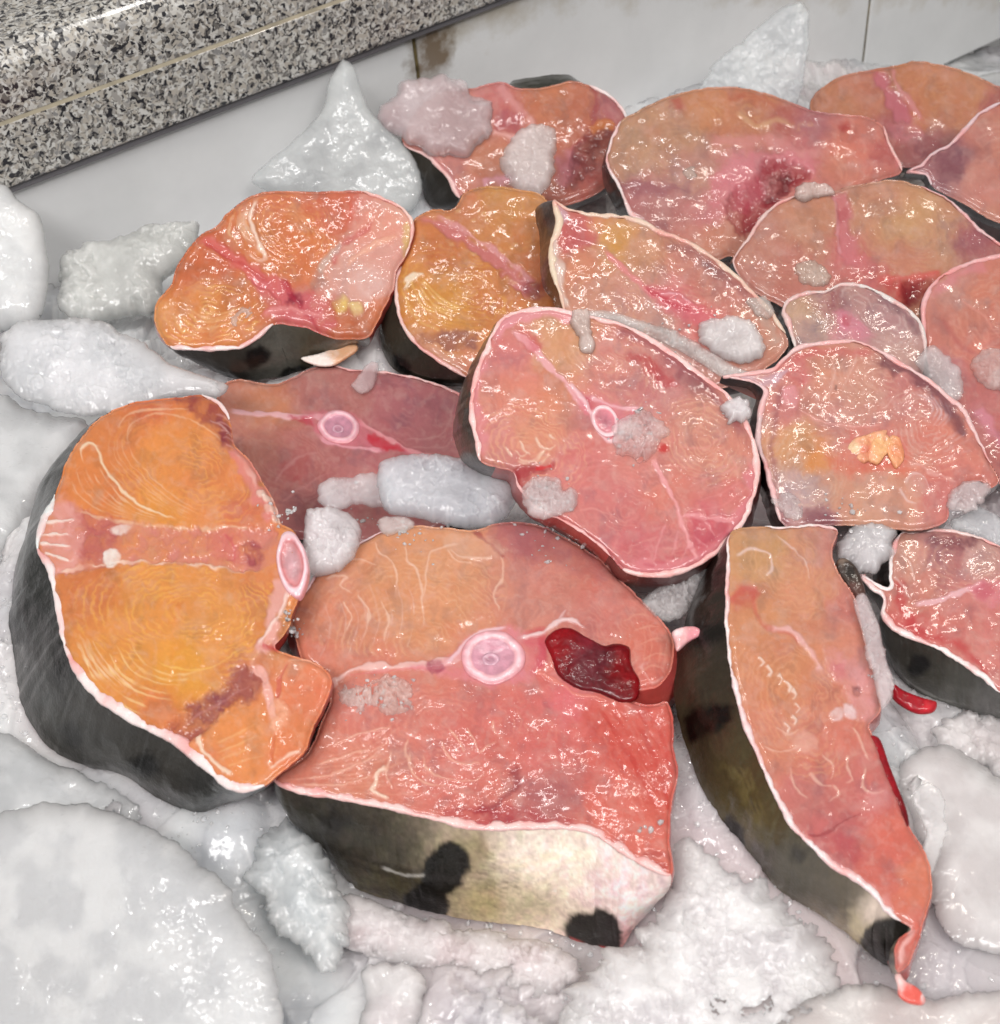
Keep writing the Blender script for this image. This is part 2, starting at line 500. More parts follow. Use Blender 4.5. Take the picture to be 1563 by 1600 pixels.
def steak(label, group, outline, plane, off, push, paint, seed, g=1.6, bulge=5.0, edge_r=9.0,
          rims=(), skin_spans=None, skin_paint=None, skin_bulge=10.0, skin_base=(46, 44, 42), flesh_side=(176, 72, 66), lump=1.6, flat=(), tint=(.77, .80, .89)):
    """outline: (x, y) or (x, y, dx, dy) photo pixels; (dx, dy) leads from the cut face to the skin's far edge.
    rims: list of (i0, i1, half width, colour) over traced points; skin_spans: the same for the dark skin (rest is flesh)"""
    tr = [(p[0], p[1]) + ((p[2], p[3]) if len(p) > 2 else off) for p in outline]
    P = catmull(tr, True, 3.0)
    n = plane.n
    _a = 2 * math.pi * np.arange(len(P)) / len(P); _L = len(P) * 3.0 / (2 * math.pi)
    P[:, 0] += 1.5 * fbm(np.cos(_a) * _L / 11, np.sin(_a) * _L / 11, seed + 201, 3); P[:, 1] += 1.5 * fbm(np.cos(_a) * _L / 11, np.sin(_a) * _L / 11, seed + 202, 3)
    # cut face --------------------------------------------------------
    X, Y, sd, Q = grid_in(P, g)
    p = Paint(X, Y, seed); p.fleshy = True
    paint(p)
    p.col = p.col * np.array(tint)
    e = np.clip((sd - 3) / edge_r, 0, 1)
    h = p.h * sstep(0, 5, sd) + bulge * np.sqrt(np.clip(1 - (1 - e) ** 2, 0, 1)) - bulge * .2
    h = h + sstep(0, 14, sd) * (lump * 1.6 * fbm(X / 60, Y / 60, seed + 5, 3) + lump * .16 * fbm(X / 11, Y / 11, seed + 6, 2))
    for cx, cy, r in flat:                                           # firm tissue round the bone lies level
        m = sstep(r * 1.5, r * .95, np.hypot(X - cx, Y - cy)); h = h * (1 - m) + bulge * .75 * m
    h = np.where(sd <= 0, 0, h)
    V = plane.at(X, Y) + h[:, None] * plane.s * n
    Q = orient(Q, V, n)
    # back outline ----------------------------------------------------
    fr = plane.at(P[:, 0], P[:, 1])
    d0 = float(np.mean((fr - EYE) @ FWD))
    bp = rays(P[:, 0] + P[:, 2], P[:, 1] + P[:, 3])
    bk = EYE + bp * (((fr - EYE) @ FWD) + push)[:, None]
    N = len(P)
    vis = np.hypot(P[:, 2], P[:, 3]) > 24
    vis &= P[:, 3] > 8
    if vis.any(): CONTACT.append(bk[vis][::2])
    cen = fr.mean(0)
    tang = np.roll(fr, -1, 0) - np.roll(fr, 1, 0)
    outw = np.cross(tang, n); outw /= np.linalg.norm(outw, axis=1)[:, None] + 1e-12
    if ((outw * (fr - cen)).sum(1)).mean() < 0: outw = -outw
    root = empty('fish_steak', tuple(np.round(bk.mean(0), 4)))
    tag(root, label, 'fish steak', group)
    # side band -------------------------------------------------------
    M = int(np.clip(np.hypot(P[:, 2], P[:, 3]).max() / 2.6, 16, 66))
    t = np.linspace(0, 1, M)
    band = fr[:, None] * (1 - t)[None, :, None] + bk[:, None] * t[None, :, None]
    PX = P[:, 0][:, None] + P[:, 2][:, None] * t; PY = P[:, 1][:, None] + P[:, 3][:, None] * t
    sarc = np.concatenate([[0], np.cumsum(np.hypot(*(P[1:, :2] - P[:-1, :2]).T))])[:, None] + 0 * t
    lenE = np.hypot(P[:, 2], P[:, 3])[:, None]
    wr = fbm(sarc / 60, t[None, :] * 1.6 + 0 * sarc, seed + 81, 3) * np.sin(math.pi * t) ** .6
    amp = skin_bulge * np.clip(lenE / 60, .25, 1)
    band = band + (outw[:, None] * (np.sin(math.pi * t) * amp + wr * 0.55 * amp)[..., None] * plane.s)
    bi = np.arange(N * M).reshape(N, M); bj = np.roll(bi, -1, 0)
    bq = np.stack([bi[:, :-1], bi[:, 1:], bj[:, 1:], bj[:, :-1]], -1)          # N, M-1, 4
    isskin = np.ones(N, bool)
    ti = ring_index(P, tr)
    def span(i0, i1):
        if isinstance(i0, tuple): a, b = ring_index(P, [i0, i1])
        else: a, b = ti[i0 % len(tr)], ti[i1 % len(tr)]
        r = np.zeros(N, bool)
        if a <= b: r[a:b + 1] = True
        else: r[a:] = True; r[:b + 1] = True
        return r
    if skin_spans is not None:
        isskin[:] = False
        for a, b in skin_spans: isskin |= span(a, b)
    bandv = band.reshape(-1, 3)
    def outward(q):
        q = q.reshape(-1, 4)
        v = bandv
        c = np.cross(v[q[:, 1]] - v[q[:, 0]], v[q[:, 3]] - v[q[:, 0]])
        o = np.repeat(outw, M, 0)[q[:, 0]]
        return q[:, ::-1].copy() if (c * o).sum() < 0 else q
    # flesh = face + bare sides + far face
    fv, fc, ff = [V], [p.col], [Q]
    k = len(V)
    if (~isskin).any():
        q = outward(bq[~isskin]); u = np.unique(q); rm = np.full(N * M, -1); rm[u] = np.arange(len(u)) + k
        ps = Paint(PX.ravel()[u], PY.ravel()[u], seed + 3); ps.base([(0, 0, 1e4, flesh_side)]); ps.mottle(.3, 20)
        fv.append(bandv[u]); fc.append(ps.col); ff.append(rm[q]); k += len(u)
    ring = bk.copy(); c0 = ring.mean(0)
    fv.append(np.vstack([ring, c0])); fc.append(np.tile(lin((150, 80, 72)), (N + 1, 1)))
    ii = np.arange(N) + k
    tri = np.stack([ii, np.roll(ii, -1), np.full(N, k + N)], -1)
    vv = np.vstack(fv)
    tri = orient(tri, vv, -n)
    faces = [f for a in ff for f in a] + list(tri)
    fl = make_obj('flesh', vv, faces, M_FLESH, root, np.vstack(fc))
    # skin -----------------------------------------------------------
    if isskin.any():
        q = outward(bq[isskin]); u = np.unique(q); rm = np.full(N * M, -1); rm[u] = np.arange(len(u))
        ps = Paint(PX.ravel()[u], PY.ravel()[u], seed + 4)
        ps.pw = 1.5; ps.solid = True
        ps.base([(0, 0, 1e4, skin_base)])
        if skin_paint: skin_paint(ps)
        ps.mottle(.22, 26, .12, .0)
        ps.col = np.clip(ps.col * 1.12, 0, .9); ps.col = ps.col * np.clip(.62 + 1.2 * ps.col.mean(1, keepdims=True) / .25 * .32, .62, 1.0)
        make_obj('skin', bandv[u], rm[q], M_SKIN, root, ps.col)
    # pale edges of fat and skin ---------------------------------------
    for a, b, w, c in rims:
        m = span(a, b); id_ = np.nonzero(m)[0]
        brk = np.nonzero(np.diff(id_) > 1)[0]
        if len(brk): id_ = np.concatenate([id_[brk[0] + 1:], id_[:brk[0] + 1]])
        if len(id_) < 5: continue
        full = len(id_) >= N
        K = 9
        phi = np.linspace(0, 2 * math.pi, K, endpoint=False)
        arc = np.arange(len(id_)) * 3.0
        ww = w * .86 * (1 + .8 * fbm(arc / 22, arc * 0, seed + 91, 3)) * plane.s
        if not full: ww = ww * np.clip(np.minimum(arc, arc[::-1]) / (4 * w + 6) + .25, 0, 1)
        cx = fr[id_] - outw[id_] * (ww * .72)[:, None] + n * plane.s * 1.2
        T = cx[:, None] + outw[id_][:, None] * (np.cos(phi) * ww[:, None])[..., None] + n * (np.sin(phi)[None, :] * np.minimum(ww[:, None] * .75, 5.0 * plane.s) )[..., None]
        T = T + (n * plane.s * .9) * fbm(arc[:, None] / 7 + 0 * phi, phi * 1.3 + 0 * arc[:, None], seed + 92, 2)[..., None]
        r = np.arange(len(id_) * K).reshape(len(id_), K)
        rn = np.roll(r, -1, 1)
        q = np.stack([r[:-1], rn[:-1], rn[1:], r[1:]], -1).reshape(-1, 4)
        if full: q = np.vstack([q, np.stack([r[-1], rn[-1], rn[0], r[0]], -1)])
        TV = T.reshape(-1, 3)
        rad = np.repeat(outw[id_], K, 0) * np.tile(np.cos(phi), len(id_))[:, None] + n * np.tile(np.sin(phi), len(id_))[:, None]
        cr = np.cross(TV[q[:, 1]] - TV[q[:, 0]], TV[q[:, 3]] - TV[q[:, 0]])
        if (cr * rad[q[:, 0]]).sum() < 0: q = q[:, ::-1]
        base = lin(c)
        no = fbm(arc / 30, arc * 0 + 3, seed + 93, 3)[:, None]
        inn = 0.5 - 0.5 * np.cos(phi)[None, :]                         # the inner side runs into the flesh
        pinkm = np.clip(.30 * inn + .75 * no + .05, 0, .8)[..., None]
        cc = base * (1 - pinkm) + lin((226, 138, 134)) * pinkm
        make_obj('fat_edge', TV, q, M_RIM, root, cc.reshape(-1, 3))
    return root, plane

# ------------------------------------------------------------------ pillow-shaped lumps: ice, clots, fins
def pillow(name, outline, plane, thick, under, mat, seed, parent=None, g=2.5, edge=14.0, col=(222, 224, 226), col2=None,
           rough=1.5, rough_sc=14.0, grain=0.0, paint=None, step=4.0, facet=0.0, jag=0.0, power=0.5, sink=False):
    P = catmull(outline, True, step)
    if jag:
        a = np.arange(len(P)) * step
        cen = P.mean(0); dv = P - cen; dv /= np.hypot(*dv.T)[:, None] + 1e-9
        P = P + dv * (jag * (1.5 * fbm(a / 30, a * 0, seed + 7, 3) + .5 * fbm(a / 6, a * 0, seed + 8, 2)))[:, None]
    X, Y, sd, Q = grid_in(P, g)
    e = np.clip(sd / edge, 0, 1)
    prof = np.clip(1 - (1 - e) ** 2, 0, 1) ** power
    prof = np.where(sd <= 0, 0, prof)
    h = thick * prof
    ins = sstep(0, edge * .6, sd)
    if facet:
        d1, d2, cid = worley(X / (edge * 2.2), Y / (edge * 2.2), seed + 3)
        h = h + ins * facet * (cid - .5)
        h = h - ins * facet * .5 * sstep(.12, 0, d2 - d1)
    h = h + ins * (rough * 1.5 * fbm(X / (rough_sc * 3), Y / (rough_sc * 3), seed, 3) + rough * .6 * fbm(X / rough_sc, Y / rough_sc, seed + 1, 3))
    if sink: h = h * np.clip(.75 + 1.1 * fbm(X / 70, Y / 70, seed + 13, 3), .55, 1.3) + ins * thick * .22 * fbm(X / 30, Y / 30, seed + 14, 3)
    if grain:
        f1, e1 = facets(X / 17 + .25 * vnoise(X / 9, Y / 9, seed), Y / 17, seed + 4)
        f2, e2 = facets(X / 8, Y / 8, seed + 6)
        cl = np.clip(.7 + 1.1 * fbm(X / 45, Y / 45, seed + 5, 2), 0.1, 1.4)
        h = h + sstep(0, 6, sd) * grain * cl * (1.3 * f1 + .8 * f2)
    top = plane.at(X, Y) + (h * plane.s)[:, None] * plane.n
    hb = -under * np.clip(1 - (1 - e) ** 2, 0, 1) ** .5
    hb = np.where(sd <= 0, 0, hb)
    bot = plane.at(X, Y) + (hb * plane.s)[:, None] * plane.n
    Q = orient(Q, top, plane.n)
    nV = len(X)
    border = sd <= 0
    rm = np.arange(nV) + nV
    rm[border] = np.arange(nV)[border]                                  # rims share their border points
    F = np.vstack([Q, rm[Q][:, ::-1]])
    V = np.vstack([top, bot])
    p = Paint(X, Y, seed)
    if paint: p.base([(0, 0, 1e4, col)]); paint(p)
    else:
        q = fbm(X / 55, Y / 55, seed + 21, 4)
        m = sstep(-.35, .35, q)[:, None]
        k = sstep(.15, .5, fbm(X / 26, Y / 26, seed + 23, 4))[:, None]
        p.col = lin(col) * .94 * (1 - m) + lin(col2 if col2 is not None else col) * 1.02 * m
        p.col = p.col * (1 - .02 * k)
    used = np.unique(F); r2 = np.full(2 * nV, -1); r2[used] = np.arange(len(used))
    cc = np.hstack([p.col, np.clip(prof, 0, 1)[:, None]]); cc = np.vstack([cc, cc])[used]
    return make_obj(name, V[used], r2[F], mat, parent, cc)

def disc(name, cx, cy, rx, ry, ang, plane, profile, mat, parent, seed=1, n=56, wob=.09):
    """a low turned relief on a cut face: profile = [(radius 0-1, height px, colour), ...] from rim to centre"""
    a = np.linspace(0, 2 * math.pi, n, endpoint=False)
    ca, sa = math.cos(math.radians(ang)), math.sin(math.radians(ang))
    pr = np.array([q[0] for q in profile]); hh = np.array([q[1] for q in profile]); cl = np.array([lin(q[2]) for q in profile])
    k = 22
    u = np.linspace(0, 1, k); s0 = np.linspace(0, 1, len(profile))
    R, H = np.interp(u, s0, pr), np.interp(u, s0, hh)
    CL = np.stack([np.interp(u, s0, cl[:, j]) for j in range(3)], 1)
    wv = 1 + wob * vnoise(np.cos(a) * 1.6 + 5, np.sin(a) * 1.6 + 5, seed)
    U = R[:, None] * np.cos(a) * rx * wv; W = R[:, None] * np.sin(a) * ry * wv
    X = cx + U * ca - W * sa; Y = cy + U * sa + W * ca
    Hn = H[:, None] + 0.7 * fbm(X / 9, Y / 9, seed, 2) * (H[:, None] > .2)
    V = plane.at(X.ravel(), Y.ravel()) + (Hn.ravel() * plane.s)[:, None] * plane.n
    r = np.arange(k * n).reshape(k, n); rn = np.roll(r, -1, 1)
    q = np.stack([r[:-1], rn[:-1], rn[1:], r[1:]], -1).reshape(-1, 4)
    faces = [f for f in orient(q, V, plane.n)]
    last = list(r[-1])
    c = V[last]; a_, b_, c_ = c[0], c[n // 3], c[2 * n // 3]
    if np.cross(b_ - a_, c_ - a_) @ plane.n < 0: last = last[::-1]
    faces.append(np.array(last))
    cc = np.repeat(CL, n, 0) * (1 + .22 * fbm(X.ravel() / 8, Y.ravel() / 8, seed + 2, 2))[:, None]
    return make_obj(name, V, faces, mat, parent, cc)

def vertebra(root, plane, cx, cy, rx, ry, ang, seed=1, lift=8.0, outer=(226, 170, 178), inner=(206, 148, 164), core=(190, 136, 152)):
    v = disc('vertebra', cx, cy, rx, ry, ang, plane, [(1.0, lift - 5, (214, 120, 126)), (.96, lift - .6, (220, 150, 156)), (.88, lift + .8, outer), (.78, lift + 1.2, (236, 196, 202)),
             (.68, lift + .6, outer), (.62, lift - .4, inner), (.3, lift - 1.6, inner), (.05, lift - 2, core)], M_BONE, root, seed)
    disc('cartilage_core', cx - rx * .04, cy + ry * .08, rx * .30, ry * .26, ang, plane, [(1, lift - 2.4, inner), (.8, lift - .9, (214, 166, 182)), (.4, lift - 1.2, core),
         (.15, lift - 2, (170, 110, 128)), (.03, lift - 2.2, (150, 90, 110))], M_BONE, v, seed + 1, 28)
    return v

# ------------------------------------------------------------------ where the steaks stand
PL = {
    'one': Plane(270, 920, .066, 12, -8), 'two': Plane(760, 1080, .050, 8, 0), 'three': Plane(1290, 1150, .058, 12, 10),
    'four': Plane(1480, 950, .055, 18, 0), 'centre': Plane(960, 690, .098, 26, 0), 'low': Plane(560, 700, .020, 7, 0),
    'amber': Plane(440, 420, .068, 28, 0), 'gold': Plane(750, 440, .062, 24, 0), 'diamond': Plane(1040, 440, .085, 26, 0),
    'eye': Plane(1350, 690, .090, 24, 0), 'small': Plane(1340, 510, .072, 24, 0), 'edge': Plane(1540, 560, .062, 22, 0),
    'pale': Plane(1340, 380, .066, 26, 0), 'split': Plane(1170, 260, .066, 28, 0), 'rear': Plane(810, 220, .056, 28, 0),
    'far': Plane(1410, 170, .056, 28, 0), 'corner': Plane(1550, 260, .062, 28, 0),
}

# ------------------------------------------------------------------ the setting: wall, granite ledge, ice bed
ZT = 0.062
def _wall(zb):
    """the wall through the ledge line: left end at height ZT, right end at height zb"""
    d = rays(np.array([20.0, 800.0]), np.array([305.0, 5.0]))
    w = EYE + d * ((np.array([ZT, zb]) - CAM_H) / d[:, 2])[:, None]
    x = (w[1] - w[0]) / np.linalg.norm(w[1] - w[0])
    u = np.array([0, 0, 1.0]) - x[2] * x; u /= np.linalg.norm(u)
    n = np.cross(x, u); n = n if n[1] < 0 else -n
    return w[0], x, u, n
ZB = .07
for _k in range(60):                                                     # the tiles meet the ice at the far right
    W0, WX, WU, WN = _wall(ZB)
    if onto(np.array([1352.0]), np.array([112.0]), W0, WN)[0][2] > -.055: break
    ZB += .003
from mathutils import Matrix, Vector
WROT = Matrix((tuple(WX), tuple(-WN), tuple(WU))).transposed()
def wall_s(px, py):
    q = onto(np.array([px]), np.array([py]), W0, WN)[0]
    return float((q - W0) @ WX), float((q - W0) @ WU) + ZT

def box(V, F, x0, x1, y0, y1, z0, z1):
    k = len(V)
    V += [(x, y, z) for z in (z0, z1) for y in (y0, y1) for x in (x0, x1)]
    for f in ((0, 2, 3, 1), (4, 5, 7, 6), (0, 1, 5, 4), (2, 6, 7, 3), (0, 4, 6, 2), (1, 3, 7, 5)):
        F.append(tuple(k + i for i in f))

def wall_obj(name, V, F, mat, parent=None, bevel=0.0, seg=3, smooth=False):
    me = bpy.data.meshes.new(name)
    me.from_pydata(V, [], F); me.update()
    me.materials.append(mat)
    for p in me.polygons: p.use_smooth = smooth
    o = bpy.data.objects.new(name, me); C.objects.link(o)
    if parent is not None: o.parent = parent
    if bevel:
        b = o.modifiers.new('bevel', 'BEVEL'); b.width = bevel; b.segments = seg; b.limit_method = 'ANGLE'
    return o

# local frame of the wall: x along it, y into it, z up
def wall_root(name):
    r = empty(name, tuple(W0 - WU * ZT))
    r.rotation_euler = WROT.to_euler()
    return r

def mat_tile(joints):
    m, nt, b = new_mat('glazed_white_tile')
    tc = node(nt, 'ShaderNodeTexCoord')
    n1 = node(nt, 'ShaderNodeTexNoise', Scale=9.0, Detail=5.0, Roughness=0.6)
    nt.links.new(tc.outputs['Object'], n1.inputs['Vector'])
    cr = node(nt, 'ShaderNodeValToRGB')
    cr.color_ramp.elements[0].color = (*lin((218, 219, 219)), 1); cr.color_ramp.elements[0].position = .3
    cr.color_ramp.elements[1].color = (*lin((234, 235, 235)), 1); cr.color_ramp.elements[1].position = .7
    nt.links.new(n1.outputs['Fac'], cr.inputs['Fac'])
    # dirty, limescaled top edge and rust-brown dirt by the joint
    sep = node(nt, 'ShaderNodeSeparateXYZ'); nt.links.new(tc.outputs['Object'], sep.inputs[0])
    n2 = node(nt, 'ShaderNodeTexNoise', Scale=38.0, Detail=5.0, Roughness=0.65); nt.links.new(tc.outputs['Object'], n2.inputs['Vector'])
    def math_(op, a, bb, clamp=False):
        q = node(nt, 'ShaderNodeMath', operation=op, use_clamp=clamp)
        for k, v in enumerate((a, bb)):
            if isinstance(v, (int, float)): q.inputs[k].default_value = v
            else: nt.links.new(v, q.inputs[k])
        return q.outputs[0]
    last = cr.outputs['Color']
    def stain(mask, col):
        nonlocal last
        mx = node(nt, 'ShaderNodeMix', data_type='RGBA')
        nt.links.new(mask, mx.inputs['Factor']); nt.links.new(last, mx.inputs['A']); mx.inputs['B'].default_value = (*lin(col), 1)
        last = mx.outputs['Result']
    noise2 = math_('MULTIPLY', math_('SUBTRACT', n2.outputs['Fac'], .5), 1.0)
    slope = math_('MULTIPLY', math_('MAXIMUM', math_('SUBTRACT', sep.outputs[0], .44), 0.0), .326)
    top = math_('MULTIPLY', math_('ADD', math_('ADD', math_('SUBTRACT', sep.outputs[2], ZT - .024), slope), math_('MULTIPLY', noise2, .07)), 34.0, True)
    right = math_('MULTIPLY', math_('SUBTRACT', sep.outputs[0], joints[0] - .01), 30.0, True)
    stain(math_('MULTIPLY', math_('MULTIPLY', top, right), .6, True), (170, 156, 126))
    dx = math_('ABSOLUTE', math_('SUBTRACT', sep.outputs[0], joints[0] + .012), 0.0)
    blot = math_('MULTIPLY', math_('ADD', math_('SUBTRACT', .022, dx), math_('MULTIPLY', noise2, .06)), 60.0, True)
    up = math_('MULTIPLY', math_('SUBTRACT', sep.outputs[2], .022), 60.0, True)
    stain(math_('MULTIPLY', math_('MULTIPLY', blot, up), .85, True), (104, 78, 40))
    nt.links.new(last, b.inputs['Base Color'])
    setp(b, rough=0.32, coat=0.35, coat_r=0.15)
    bumps(nt, b, [('noise', 60, 0.12, 0.002)])
    return m

def mat_plain(name, c, rough, metal=0.0, var=0.1, sc=60):
    m, nt, b = new_mat(name)
    tc = node(nt, 'ShaderNodeTexCoord'); n1 = node(nt, 'ShaderNodeTexNoise', Scale=sc, Detail=4.0)
    nt.links.new(tc.outputs['Object'], n1.inputs['Vector'])
    cr = node(nt, 'ShaderNodeValToRGB'); a = lin(c)
    cr.color_ramp.elements[0].color = (*(a * (1 - var * 2)), 1); cr.color_ramp.elements[0].position = .3
    cr.color_ramp.elements[1].color = (*np.clip(a * (1 + var), 0, 1), 1); cr.color_ramp.elements[1].position = .7
    nt.links.new(n1.outputs['Fac'], cr.inputs['Fac']); nt.links.new(cr.outputs['Color'], b.inputs['Base Color'])
    setp(b, rough=rough, metal=metal)
    return m

def mat_granite():
    m, nt, b = new_mat('speckled_granite')
    tc = node(nt, 'ShaderNodeTexCoord')
    wn = node(nt, 'ShaderNodeTexNoise', Scale=160.0, Detail=2.0); nt.links.new(tc.outputs['Object'], wn.inputs['Vector'])
    mixv = node(nt, 'ShaderNodeVectorMath', operation='MULTIPLY_ADD')
    nt.links.new(wn.outputs['Color'], mixv.inputs[0]); mixv.inputs[1].default_value = (.008, .008, .008); nt.links.new(tc.outputs['Object'], mixv.inputs[2])
    def vor(sc):
        v = node(nt, 'ShaderNodeTexVoronoi', Scale=sc); nt.links.new(mixv.outputs[0], v.inputs['Vector'])
        s = node(nt, 'ShaderNodeSeparateColor'); nt.links.new(v.outputs['Color'], s.inputs[0]); return s
    def ramp(src, stops):
        cr = node(nt, 'ShaderNodeValToRGB'); cr.color_ramp.interpolation = 'CONSTANT'
        while len(cr.color_ramp.elements) < len(stops): cr.color_ramp.elements.new(.5)
        for e, (p, c) in zip(cr.color_ramp.elements, stops): e.position = p; e.color = (*lin(c), 1)
        nt.links.new(src, cr.inputs['Fac']); return cr.outputs['Color']
    big = ramp(vor(430.0).outputs[0], [(0, (182, 176, 166)), (.3, (200, 198, 192)), (.55, (164, 161, 156)), (.75, (210, 209, 205)), (.9, (140, 139, 138))])
    blk = vor(390.0)
    mk = node(nt, 'ShaderNodeMath', operation='LESS_THAN'); nt.links.new(blk.outputs[1], mk.inputs[0]); mk.inputs[1].default_value = .20
    mx = node(nt, 'ShaderNodeMix', data_type='RGBA'); nt.links.new(mk.outputs[0], mx.inputs['Factor']); nt.links.new(big, mx.inputs['A']); mx.inputs['B'].default_value = (*lin((48, 48, 52)), 1)
    gry = vor(700.0)
    mk2 = node(nt, 'ShaderNodeMath', operation='LESS_THAN'); nt.links.new(gry.outputs[1], mk2.inputs[0]); mk2.inputs[1].default_value = .2
    mx2 = node(nt, 'ShaderNodeMix', data_type='RGBA'); nt.links.new(mk2.outputs[0], mx2.inputs['Factor']); nt.links.new(mx.outputs['Result'], mx2.inputs['A']); mx2.inputs['B'].default_value = (*lin((110, 107, 103)), 1)
    nt.links.new(mx2.outputs['Result'], b.inputs['Base Color'])
    setp(b, rough=0.22, coat=0.3, coat_r=0.08)
    return m

J0, J1 = wall_s(650, 80)[0], wall_s(1354, 60)[0]
TW = J1 - J0
wall = wall_root('tiled_wall')
tag(wall, 'white glazed tile wall with brown-stained joint behind the ice and steaks', 'wall')
V, F = [], []
for k in range(-2, 3):
    box(V, F, J0 + k * TW + .0016, J0 + (k + 1) * TW - .0016, 0, .012, -.16, ZT + .004)
tiles = wall_obj('tile_face', V, F, mat_tile((J0, J1)), wall, .0012, 2)
V, F = [], []
box(V, F, J0 - 2 * TW, J0 + 3 * TW, .0018, .02, -.16, ZT + .002)
wall_obj('grout', V, F, mat_plain('dirty_grout', (112, 98, 62), .8, 0, .3, 90), wall)

# granite ledge: two laminated slabs with a rounded nose, a seam of grout between them
_, zs = wall_s(0, 182)
ledge = wall_root('granite_ledge')
tag(ledge, 'speckled black and white granite ledge with a beige seam above the tiled wall', 'ledge')
MG = mat_granite()
zlo = ZT + .010
def extrude(profile, x0, x1, n=60):
    V, F = [], []
    m = len(profile)
    xs = np.linspace(x0, x1, n)
    for x in xs: V += [(x, y, z) for y, z in profile]
    for i in range(n - 1):
        for j in range(m):
            F.append((i * m + j, i * m + (j + 1) % m, (i + 1) * m + (j + 1) % m, (i + 1) * m + j))
    F.append(tuple(range(m))[::-1]); F.append(tuple((n - 1) * m + j for j in range(m)))
    return V, F
GX0, GX1 = J0 - 2 * TW, J0 + 2.2 * TW
low_p = [(.45, zlo), (-.008, zlo), (-.0095, zlo + .001), (-.010, zlo + .0025), (-.010, zs - .0016), (-.0092, zs - .0009), (.45, zs - .0009)]
R_ = .017
top = [(-.010 + R_ - R_ * math.cos(a), zs + .042 - R_ + R_ * math.sin(a)) for a in np.linspace(0, math.pi / 2, 12)]
up_p = [(.45, zs + .0009), (-.0092, zs + .0009), (-.010, zs + .0016)] + top + [(.45, zs + .042)]
for prof in (low_p, up_p):
    V, F = extrude(prof, GX0, GX1)
    wall_obj('granite_slab', V, F, MG, ledge, 0, 4, False)
V, F = [], []
box(V, F, GX0, GX1, -.0097, .3, zs - .0013, zs + .0013)
wall_obj('seam', V, F, mat_plain('beige_seam', (196, 186, 162), .7, 0, .12, 80), ledge)
strip = wall_root('edge_strip')  # narrow dull grey strip filling the height between tiles and granite
tag(strip, 'grey strip running along under the granite ledge', 'strip')
V, F = [], []
box(V, F, J0 - 2 * TW, J0 + 2.2 * TW, -.006, .012, ZT + .0045, zlo - .0008)
wall_obj('strip_profile', V, F, mat_plain('dull_grey', (128, 126, 130), .5, .3, .1, 40), strip, .001, 2)

